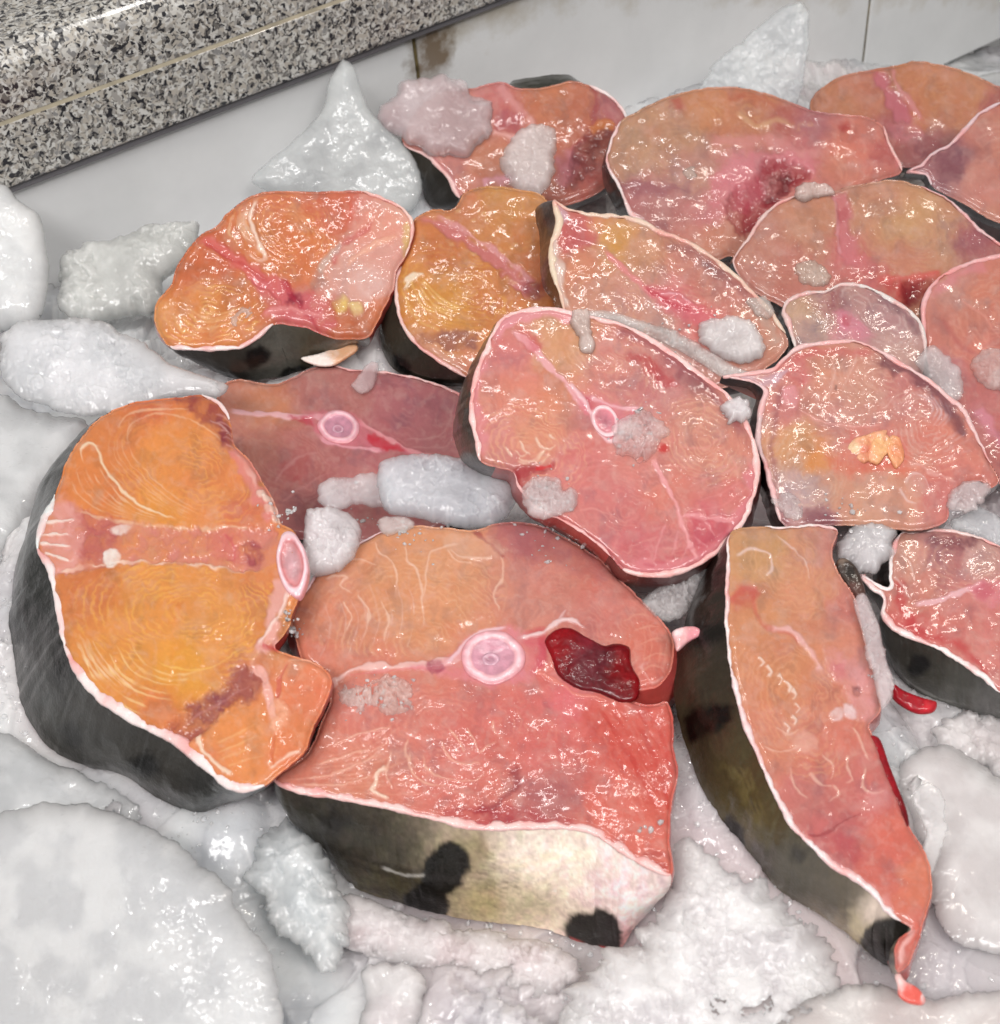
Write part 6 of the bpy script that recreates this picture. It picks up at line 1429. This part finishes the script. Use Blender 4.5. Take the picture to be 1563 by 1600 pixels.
o_ = [(-80, 1285), (0, 1268), (60, 1258), (150, 1262), (230, 1290), (300, 1335), (350, 1385), (385, 1440), (425, 1500), (438, 1560), (425, 1650), (-80, 1680)]
ice('largest smooth slab of milky ice filling the bottom left corner', o_, own(o_, .030, 6, -4), 14, 26, M_ICE, 60, (206, 207, 209), (216, 217, 218), 'ice_slab', 2.6, 3.0, 40, .55, 0, 2)
o_ = [(-80, 1130), (20, 1150), (80, 1190), (150, 1215), (230, 1245), (290, 1285), (370, 1282), (420, 1250), (450, 1262), (440, 1310), (400, 1345), (330, 1350), (240, 1310), (100, 1285), (-80, 1300)]
ice('grey sheet of ice directly under the skin of the front left steak', o_, own(o_, .012, 3), 8, 20, M_ICE, 30, (196, 198, 200), (208, 210, 212), 'ice_slab', 2.8, 2.5, 26, .8, 3, 4)
o_ = [(395, 1330), (430, 1290), (470, 1285), (500, 1310), (512, 1350), (545, 1400), (545, 1450), (515, 1512), (470, 1485), (425, 1440), (400, 1400), (385, 1370)]
ice('lens of glassy grainy ice touching the left end of the spotted skin, front centre', o_, own(o_, .016, 6), 22, 16, M_SNOW, 46, (204, 208, 210), (222, 225, 226), 'ice_lump', 2.2, 3, 18, 4.0, 0, 5)
o_ = [(500, 1440), (545, 1400), (620, 1424), (700, 1446), (800, 1462), (880, 1486), (900, 1510), (870, 1550), (800, 1565), (720, 1540), (640, 1510), (560, 1490)]
ice('long pinkish ledge of ice crystals below the black-spotted skin, front centre', o_, own(o_, .008, 6), 10, 16, M_SNOW, 44, (222, 206, 208), (232, 222, 224), 'ice_lump', 2.2, 3, 18, 4.5, 0, 5)
o_ = [(575, 1512), (630, 1504), (662, 1530), (655, 1575), (630, 1650), (560, 1650), (566, 1570)]
ice('small pale block of ice at the bottom border below the pinkish ledge', o_, own(o_, .012, 6), 12, 16, M_ICE, 18, (222, 214, 216), (230, 226, 227), 'ice_lump', 2.4, 2, 18, 1.2, 0, 3)
o_ = [(1052, 1305), (1090, 1282), (1130, 1310), (1180, 1345), (1230, 1400), (1275, 1450), (1310, 1520), (1320, 1660), (850, 1660), (872, 1570), (930, 1506), (1000, 1455), (1045, 1395)]
ice('white mound of snowy ice between the two front steaks, bottom centre-right', o_, own(o_, .016, 4), 26, 22, M_SNOW, 90, (226, 222, 224), (238, 236, 237), 'ice_lump', 2.4, 5, 34, 4.2, 0, 6)
o_ = [(1400, 1200), (1440, 1172), (1490, 1168), (1563, 1212), (1650, 1250), (1650, 1520), (1563, 1490), (1490, 1470), (1458, 1420), (1450, 1340), (1430, 1290)]
ice('smooth translucent slab of ice right of the long leaning steak', o_, own(o_, .020, 5, 6), 16, 20, M_ICE, 46, (218, 212, 212), (228, 224, 224), 'ice_slab', 2.6, 3, 36, .4, 0, 2)
o_ = [(1210, 1590), (1260, 1556), (1350, 1540), (1450, 1556), (1500, 1550), (1660, 1560), (1660, 1700), (1200, 1700)]
ice('flat slab of ice along the bottom right border', o_, own(o_, .014, 4), 14, 20, M_ICE, 34, (224, 214, 212), (232, 226, 224), 'ice_slab', 2.6, 3, 30, .8, 0, 3)
o_ = [(1425, 1240), (1450, 1226), (1474, 1236), (1480, 1270), (1474, 1320), (1456, 1368), (1442, 1350), (1444, 1300)]
ice('thin clear pane of ice standing beside the long leaning steak', o_, own(o_, .044, 30, 20), 5, 3, M_CLEAR, 8, (214, 206, 206), (226, 220, 220), 'ice_flake', 2.0, 1.5, 16, .6, 0, 2)
o_ = [(1450, 1140), (1500, 1112), (1560, 1112), (1650, 1140), (1650, 1250), (1570, 1222), (1510, 1190), (1470, 1170)]
ice('crumbly snow-white ice under the grey-skinned steak at the right border', o_, own(o_, .018, 6), 18, 18, M_SNOW, 30, (214, 206, 206), (226, 220, 220), 'ice_lump', 2.3, 3, 20, 4.0, 0, 5)
o_ = [(2, 535), (26, 508), (90, 500), (150, 500), (210, 530), (270, 570), (330, 592), (356, 604), (345, 618), (290, 618), (200, 640), (140, 650), (60, 630), (12, 604)]
ice('tongue-shaped slab of ice pointing right between the orange and the amber steaks', o_, own(o_, .062, 16, 0), 16, 16, M_SNOW, 46, (204, 205, 208), (214, 214, 217), 'ice_slab', 1.8, 4, 26, 3.2, 0, 4)
o_ = [(-80, 640), (-20, 610), (60, 640), (140, 660), (130, 690), (80, 770), (40, 850), (10, 960), (-20, 1040), (-80, 1060)]
ice('smooth grey-white ice slope left of the amber steak, at the left border', o_, own(o_, .030, 10, 10), 20, 26, M_ICE, 50, (204, 205, 206), (214, 215, 216), 'ice_slab', 2.8, 4, 40, .7, 0, 2)
o_ = [(-80, 300), (-20, 286), (12, 292), (30, 314), (60, 336), (72, 370), (76, 420), (72, 470), (60, 500), (24, 512), (-80, 540)]
ice('rounded upright block of white ice at the left border below the granite', o_, own(o_, .060, 40, 10), 24, 30, M_ICE, 40, (212, 213, 214), (222, 223, 223), 'ice_block', 2.2, 3, 30, 1.0, 0, 2)
o_ = [(92, 440), (100, 400), (135, 385), (200, 368), (262, 350), (310, 352), (300, 400), (256, 440), (244, 480), (190, 496), (124, 504), (92, 478)]
ice('heap of crumbly greenish-white ice behind the tongue-shaped slab', o_, own(o_, .036, 26, 0), 26, 20, M_SNOW, 40, (196, 197, 194), (208, 209, 206), 'ice_lump', 2.0, 5, 24, 4.0, 0, 5)
o_ = [(540, 92), (553, 104), (562, 130), (575, 165), (600, 196), (632, 228), (654, 258), (660, 296), (640, 330), (560, 330), (480, 320), (420, 300), (392, 282), (420, 252), (460, 220), (490, 188), (506, 164), (512, 132), (524, 108)]
ice('tall pointed shard of ice standing against the tiles behind the orange steak', o_, own(o_, .060, 58, 0), 14, 12, M_HAZY, 34, (206, 208, 209), (218, 220, 220), 'ice_shard', 1.9, 4.5, 34, .5, 5, 2)
o_ = [(592, 178), (606, 158), (622, 148), (628, 132), (660, 121), (728, 126), (738, 146), (756, 160), (771, 162), (770, 214), (758, 222), (732, 244), (690, 246), (650, 232), (620, 216), (604, 204)]
ice('biggest pinkish translucent lump of ice lying on the rear steak', o_, PL['rear'].lift(.004), 16, 6, M_HAZY, 22, (204, 184, 186), (212, 196, 198), 'ice_lump', 1.8, 3, 20, 1.6, 6, 2)
o_ = [(781, 244), (788, 222), (804, 204), (836, 196), (864, 208), (871, 236), (866, 262), (850, 300), (822, 306), (800, 296)]
ice('rounded pink-grey ice lump leaning where the rear and golden steaks meet', o_, Plane(826, 250, .075, 34), 16, 6, M_HAZY, 18, (204, 190, 188), (212, 200, 198), 'ice_lump', 1.8, 2.5, 18, 1.4, 4, 2)
o_ = [(1084, 150), (1110, 110), (1150, 70), (1190, 34), (1230, 8), (1254, 4), (1262, 50), (1256, 110), (1244, 164), (1200, 172), (1130, 170)]
ice('thin bluish triangular flake of ice leaning on the wall tiles at the back', o_, Plane(1180, 120, .045, 60, -4), 6, 3, M_CLEAR, 14, (204, 208, 212), (214, 217, 219), 'ice_flake', 2.0, 2.5, 22, .6, 2, 2)
o_ = [(590, 760), (592, 735), (606, 718), (650, 712), (700, 712), (744, 720), (788, 720), (800, 740), (810, 772), (798, 802), (762, 822), (710, 824), (640, 808), (600, 796)]
ice('oval sparkling grey ice lump in the middle, left of the round steak', o_, Plane(700, 770, .066, 16), 24, 8, M_HAZY, 30, (200, 201, 207), (212, 213, 218), 'ice_lump', 1.6, 3, 16, 2.2, 0, 3)
o_ = [(496, 776), (502, 756), (530, 746), (570, 742), (602, 738), (620, 760), (610, 792), (566, 792), (516, 796)]
ice('clear tongue of ice sticking out left from under the oval lump', o_, Plane(555, 770, .050, 14), 12, 4, M_CLEAR, 16, (200, 190, 194), (212, 204, 208), 'ice_flake', 1.7, 2, 16, 1.2, 0, 2)
o_ = [(472, 860), (474, 828), (482, 802), (506, 798), (522, 794), (552, 806), (566, 828), (562, 860), (536, 888), (508, 900), (480, 896)]
ice('rough knob of ice wedged right of the cut vertebra of the amber steak', o_, Plane(518, 848, .068, 22), 22, 10, M_HAZY, 24, (212, 206, 208), (226, 220, 222), 'ice_lump', 1.6, 3.5, 12, 3.6, 6, 4)
o_ = [(588, 816), (606, 806), (636, 810), (648, 822), (630, 834), (600, 838)]
ice('small frosty chip at the top edge of the big salmon-pink steak', o_, PL['two'].lift(.002), 9, 2, M_CLEAR, 9, (216, 190, 184), (226, 206, 200), 'ice_chip', 1.6, 2, 10, 3, 0, 4)
o_ = [(814, 776), (822, 752), (840, 744), (872, 746), (880, 766), (896, 758), (904, 772), (896, 796), (868, 804), (846, 810), (822, 798)]
ice('crumbled glassy ice clinging to the lower left edge of the round steak', o_, PL['centre'].lift(.003), 12, 4, M_CLEAR, 12, (206, 180, 180), (222, 204, 204), 'ice_lump', 1.5, 3, 10, 4.5, 4, 5)
o_ = [(850, 806), (880, 806), (920, 812), (950, 846), (930, 850), (890, 836)]
ice('scattered frost along the seam below the round steak', o_, PL['two'].lift(.006), 7, 3, M_CLEAR, 8, (212, 180, 178), (224, 200, 198), 'ice_chip', 1.6, 2, 9, 3.5, 0, 6)
o_ = [(955, 684), (960, 664), (976, 656), (988, 640), (1012, 638), (1026, 650), (1046, 660), (1050, 678), (1030, 690), (1022, 706), (1000, 718), (986, 708), (964, 706)]
ice('clump of pink-tinted ice crystals on the bone of the round steak', o_, PL['centre'].lift(.002), 11, 2, M_CLEAR, 14, (214, 160, 158), (224, 196, 194), 'ice_lump', 1.4, 3, 9, 5.0, 0, 7)
o_ = [(893, 502), (898, 486), (912, 483), (922, 488), (926, 514), (931, 546), (918, 553), (906, 548), (901, 524)]
ice('little finger of ice laid across the upper rim of the round steak', o_, PL['centre'].lift(.002), 10, 2, M_HAZY, 9, (208, 186, 178), (216, 198, 192), 'ice_chip', 1.5, 1.5, 12, 1.0, 0, 2)
o_ = [(1134, 642), (1142, 626), (1154, 620), (1168, 630), (1170, 648), (1158, 662), (1140, 658)]
ice('pebble of rough ice sitting on the right rim of the round steak', o_, PL['centre'].lift(.003), 14, 4, M_HAZY, 11, (214, 204, 206), (226, 220, 222), 'ice_chip', 1.4, 2.5, 8, 3.5, 4, 4)
o_ = [(1088, 528), (1104, 502), (1130, 494), (1160, 494), (1182, 508), (1196, 538), (1190, 560), (1160, 566), (1120, 554)]
ice('rounded white ice lump lying on the tail of the almond-shaped steak', o_, PL['diamond'].lift(.004), 15, 5, M_HAZY, 18, (214, 206, 206), (226, 220, 220), 'ice_lump', 1.6, 2.5, 14, 1.8, 0, 2)
o_ = [(900, 500), (920, 484), (970, 490), (1020, 506), (1070, 522), (1110, 548), (1150, 572), (1190, 590), (1150, 600), (1090, 566), (1030, 532), (960, 506)]
ice('streak of wet slush along the gap between the almond-shaped and round steaks', o_, PL['diamond'].lift(.003), 9, 4, M_CLEAR, 12, (190, 178, 172), (206, 196, 192), 'ice_lump', 1.6, 2.5, 12, 3.5, 0, 5)
o_ = [(1172, 470), (1196, 462), (1212, 484), (1200, 500), (1180, 494)]
ice('clear chip of ice near the right tip of the almond-shaped steak', o_, PL['diamond'].lift(.002), 7, 2, M_CLEAR, 9, (206, 180, 168), (216, 196, 186), 'ice_chip', 1.6, 2, 10, 1.5, 0, 3)
o_ = [(1245, 428), (1250, 412), (1266, 405), (1288, 412), (1300, 430), (1290, 448), (1262, 450), (1248, 442)]
ice('flat round bit of ice on the lower left of the tan seamed steak', o_, PL['pale'].lift(.001), 7, 2, M_HAZY, 11, (206, 180, 166), (214, 192, 180), 'ice_chip', 1.6, 1.5, 12, 1.2, 0, 2)
o_ = [(1244, 300), (1254, 288), (1276, 286), (1296, 294), (1304, 304), (1280, 312), (1256, 312)]
ice('small ice bit at the top edge of the tan seamed steak', o_, PL['pale'].lift(.002), 9, 2, M_HAZY, 9, (204, 180, 172), (212, 192, 186), 'ice_chip', 1.6, 1.5, 10, 1.2, 0, 2)
o_ = [(1062, 268), (1072, 254), (1090, 250), (1096, 266), (1084, 282), (1068, 280)]
ice('small ice bit stuck on the grey-tan flesh of the big split steak', o_, PL['split'].lift(.001), 5, 2, M_HAZY, 9, (206, 178, 166), (212, 188, 178), 'ice_chip', 1.6, 1.5, 10, 1.2, 0, 2)
o_ = [(1304, 846), (1318, 822), (1350, 808), (1382, 806), (1402, 826), (1394, 856), (1372, 884), (1342, 890), (1318, 880), (1306, 864)]
ice('grey glassy ice lump squeezed between the leaning steak and its right neighbour', o_, Plane(1350, 848, .068, 20), 18, 10, M_HAZY, 22, (200, 196, 198), (216, 212, 214), 'ice_lump', 1.6, 3, 14, 3.4, 4, 4)
o_ = [(1004, 942), (1020, 922), (1044, 910), (1078, 892), (1112, 872), (1138, 862), (1120, 892), (1094, 914), (1086, 946), (1062, 970), (1030, 972), (1010, 958)]
ice('wet ice crystals caught between the round steak and the black skin of the leaning one', o_, Plane(1060, 925, .058, 18), 14, 10, M_CLEAR, 18, (196, 184, 184), (204, 196, 196), 'ice_lump', 1.5, 3.5, 12, 5.0, 0, 6)
o_ = [(530, 1078), (546, 1064), (580, 1068), (604, 1058), (636, 1066), (646, 1088), (638, 1116), (606, 1122), (590, 1108), (556, 1114), (536, 1100)]
ice('patch of melting frost on the salmon-pink flesh left of the vertebra', o_, PL['two'].lift(.001), 7, 1, M_CLEAR, 14, (228, 176, 160), (232, 196, 184), 'ice_lump', 1.5, 2.5, 10, 4.0, 0, 7)
o_ = [(1336, 938), (1350, 930), (1364, 956), (1380, 1000), (1392, 1046), (1396, 1086), (1380, 1112), (1370, 1090), (1362, 1050), (1346, 990)]
ice('flat pinkish plate of ice stuck to the right side of the leaning steak', o_, PL['three'].lift(.006), 7, 4, M_CLEAR, 10, (196, 156, 158), (208, 176, 178), 'ice_flake', 1.5, 2.5, 14, 2.2, 0, 2)
o_ = [(1430, 562), (1452, 544), (1480, 552), (1500, 584), (1504, 616), (1488, 628), (1462, 604)]
ice('grey wet ice between the yellow-fat steak and the salmon one behind it', o_, PL['edge'].lift(.012), 12, 5, M_CLEAR, 14, (186, 168, 168), (200, 186, 188), 'ice_lump', 1.7, 2, 14, 1.4, 0, 2)
o_ = [(1518, 566), (1540, 546), (1580, 544), (1640, 560), (1630, 620), (1570, 616), (1530, 596)]
ice('clear pink-tinted ice on the plain salmon steak at the right border', o_, PL['edge'].lift(.002), 10, 3, M_CLEAR, 16, (214, 160, 152), (222, 180, 172), 'ice_lump', 1.8, 2, 16, 1.2, 0, 2)
o_ = [(1480, 822), (1500, 800), (1540, 796), (1600, 830), (1640, 880), (1580, 860), (1530, 838)]
ice('smooth grey slip of ice above the half-seen steak at the right border', o_, Plane(1545, 825, .060, 22), 9, 6, M_CLEAR, 14, (200, 198, 204), (212, 210, 214), 'ice_flake', 1.8, 2, 18, .8, 0, 2)
o_ = [(1484, 770), (1510, 758), (1540, 760), (1536, 790), (1500, 800), (1484, 792)]
ice('little clear lump at the lower right corner of the yellow-fat steak', o_, PL['eye'].lift(.001), 8, 3, M_CLEAR, 11, (206, 166, 166), (216, 186, 186), 'ice_chip', 1.7, 2, 12, 1.6, 0, 3)
o_ = [(552, 596), (566, 580), (588, 566), (590, 590), (580, 612), (560, 608)]
ice('pinkish splinter of ice standing on the hidden low steak', o_, PL['low'].lift(.004), 7, 3, M_CLEAR, 8, (196, 140, 142), (206, 160, 162), 'ice_chip', 1.7, 1.5, 12, .8, 0, 2)
o_ = [(360, 502), (374, 484), (396, 478), (412, 490), (406, 508), (384, 520), (366, 516)]
ice('thin melting flake on the lower left lobe of the deep orange steak', o_, PL['amber'].lift(.001), 5, 1, M_CLEAR, 9, (206, 150, 120), (216, 176, 156), 'ice_chip', 1.7, 1.5, 12, .8, 0, 2)
o_ = [(1210, 776), (1236, 764), (1256, 790), (1250, 812), (1224, 806)]
ice('wet clear flake at the lower left rim of the yellow-fat steak', o_, PL['eye'].lift(.001), 5, 1, M_CLEAR, 9, (200, 176, 176), (214, 196, 196), 'ice_chip', 1.7, 1.5, 12, .8, 0, 2)

# ------------------------------------------------------------------ countless loose crumbs of ice
def crumbs():
    rg = np.random.RandomState(7)
    t = (1 + 5 ** .5) / 2
    iv = np.array([(-1, t, 0), (1, t, 0), (-1, -t, 0), (1, -t, 0), (0, -1, t), (0, 1, t), (0, -1, -t), (0, 1, -t), (t, 0, -1), (t, 0, 1), (-t, 0, -1), (-t, 0, 1)]) / 1.9
    it = np.array([(0, 11, 5), (0, 5, 1), (0, 1, 7), (0, 7, 10), (0, 10, 11), (1, 5, 9), (5, 11, 4), (11, 10, 2), (10, 7, 6), (7, 1, 8), (3, 9, 4), (3, 4, 2), (3, 2, 6), (3, 6, 8), (3, 8, 9), (4, 9, 5), (2, 4, 11), (6, 2, 10), (8, 6, 7), (9, 8, 1)])
    spots = []
    x = rg.uniform(-.30, .34, 9000); y = rg.uniform(.20, .62, 9000)
    d = fbm(x / .05, y / .05, 31, 3) + .35 * rg.rand(9000)
    k = d > .30
    for a, b in zip(x[k], y[k]): spots.append((a, b, float(bed_z(a, b)), .0004 + .0013 * rg.rand() ** 2.2))
    for c in CONTACT:                                                    # along the foot of the steaks
        for q in c[::2]:
            if q[2] < .05:
                a, b = q[0] + rg.normal(0, .006), q[1] - abs(rg.normal(0, .006)); spots.append((a, b, float(bed_z(a, b)), .0005 + .0012 * rg.rand() ** 2))
    for key, cx, cy, r, n in (('one', 440, 800, 22, 26), ('one', 450, 970, 18, 16), ('two', 462, 985, 14, 20), ('two', 590, 1090, 50, 24), ('two', 860, 830, 50, 40), ('centre', 1000, 672, 42, 40), ('centre', 860, 770, 34, 30), ('centre', 1150, 640, 16, 10),
                              ('two', 640, 830, 40, 26), ('diamond', 1060, 530, 60, 40), ('three', 1380, 1060, 20, 14), ('eye', 1330, 815, 60, 26), ('two', 1010, 1290, 20, 6), ('pale', 1270, 430, 24, 8), ('low', 600, 820, 60, 30)):
        for _ in range(n):
            px, py = cx + rg.normal(0, r * .6), cy + rg.normal(0, r * .5)
            q = PL[key].lift(PL[key].s * 5).at(np.array(px), np.array(py)); spots.append((q[0], q[1], q[2], .0004 + .0011 * rg.rand() ** 2))
    n = len(spots); S_ = np.array(spots)
    V = iv[None] * (1 + rg.uniform(-.35, .35, (n, 12, 1))) * rg.uniform(.55, 1.25, (n, 1, 3))
    ang = rg.uniform(0, 6.28, n); ca, sa = np.cos(ang)[:, None], np.sin(ang)[:, None]
    V = np.stack([V[..., 0] * ca - V[..., 1] * sa, V[..., 0] * sa + V[..., 1] * ca, V[..., 2] * .8], -1)
    V = V * S_[:, 3][:, None, None] + S_[:, None, :3]
    F = (it[None] + (np.arange(n) * 12)[:, None, None]).reshape(-1, 3)
    c = np.tile(lin((222, 222, 224)), (n * 12, 1)) * np.repeat(rg.uniform(.85, 1.1, (n, 1)), 12, 0)
    o = make_obj('ice_crumbs', V.reshape(-1, 3), F, M_CRUMB, None, c, False)
    tag(o, 'loose crumbs of ice strewn over the bed and along the steak edges', 'ice', kind='stuff')
crumbs()
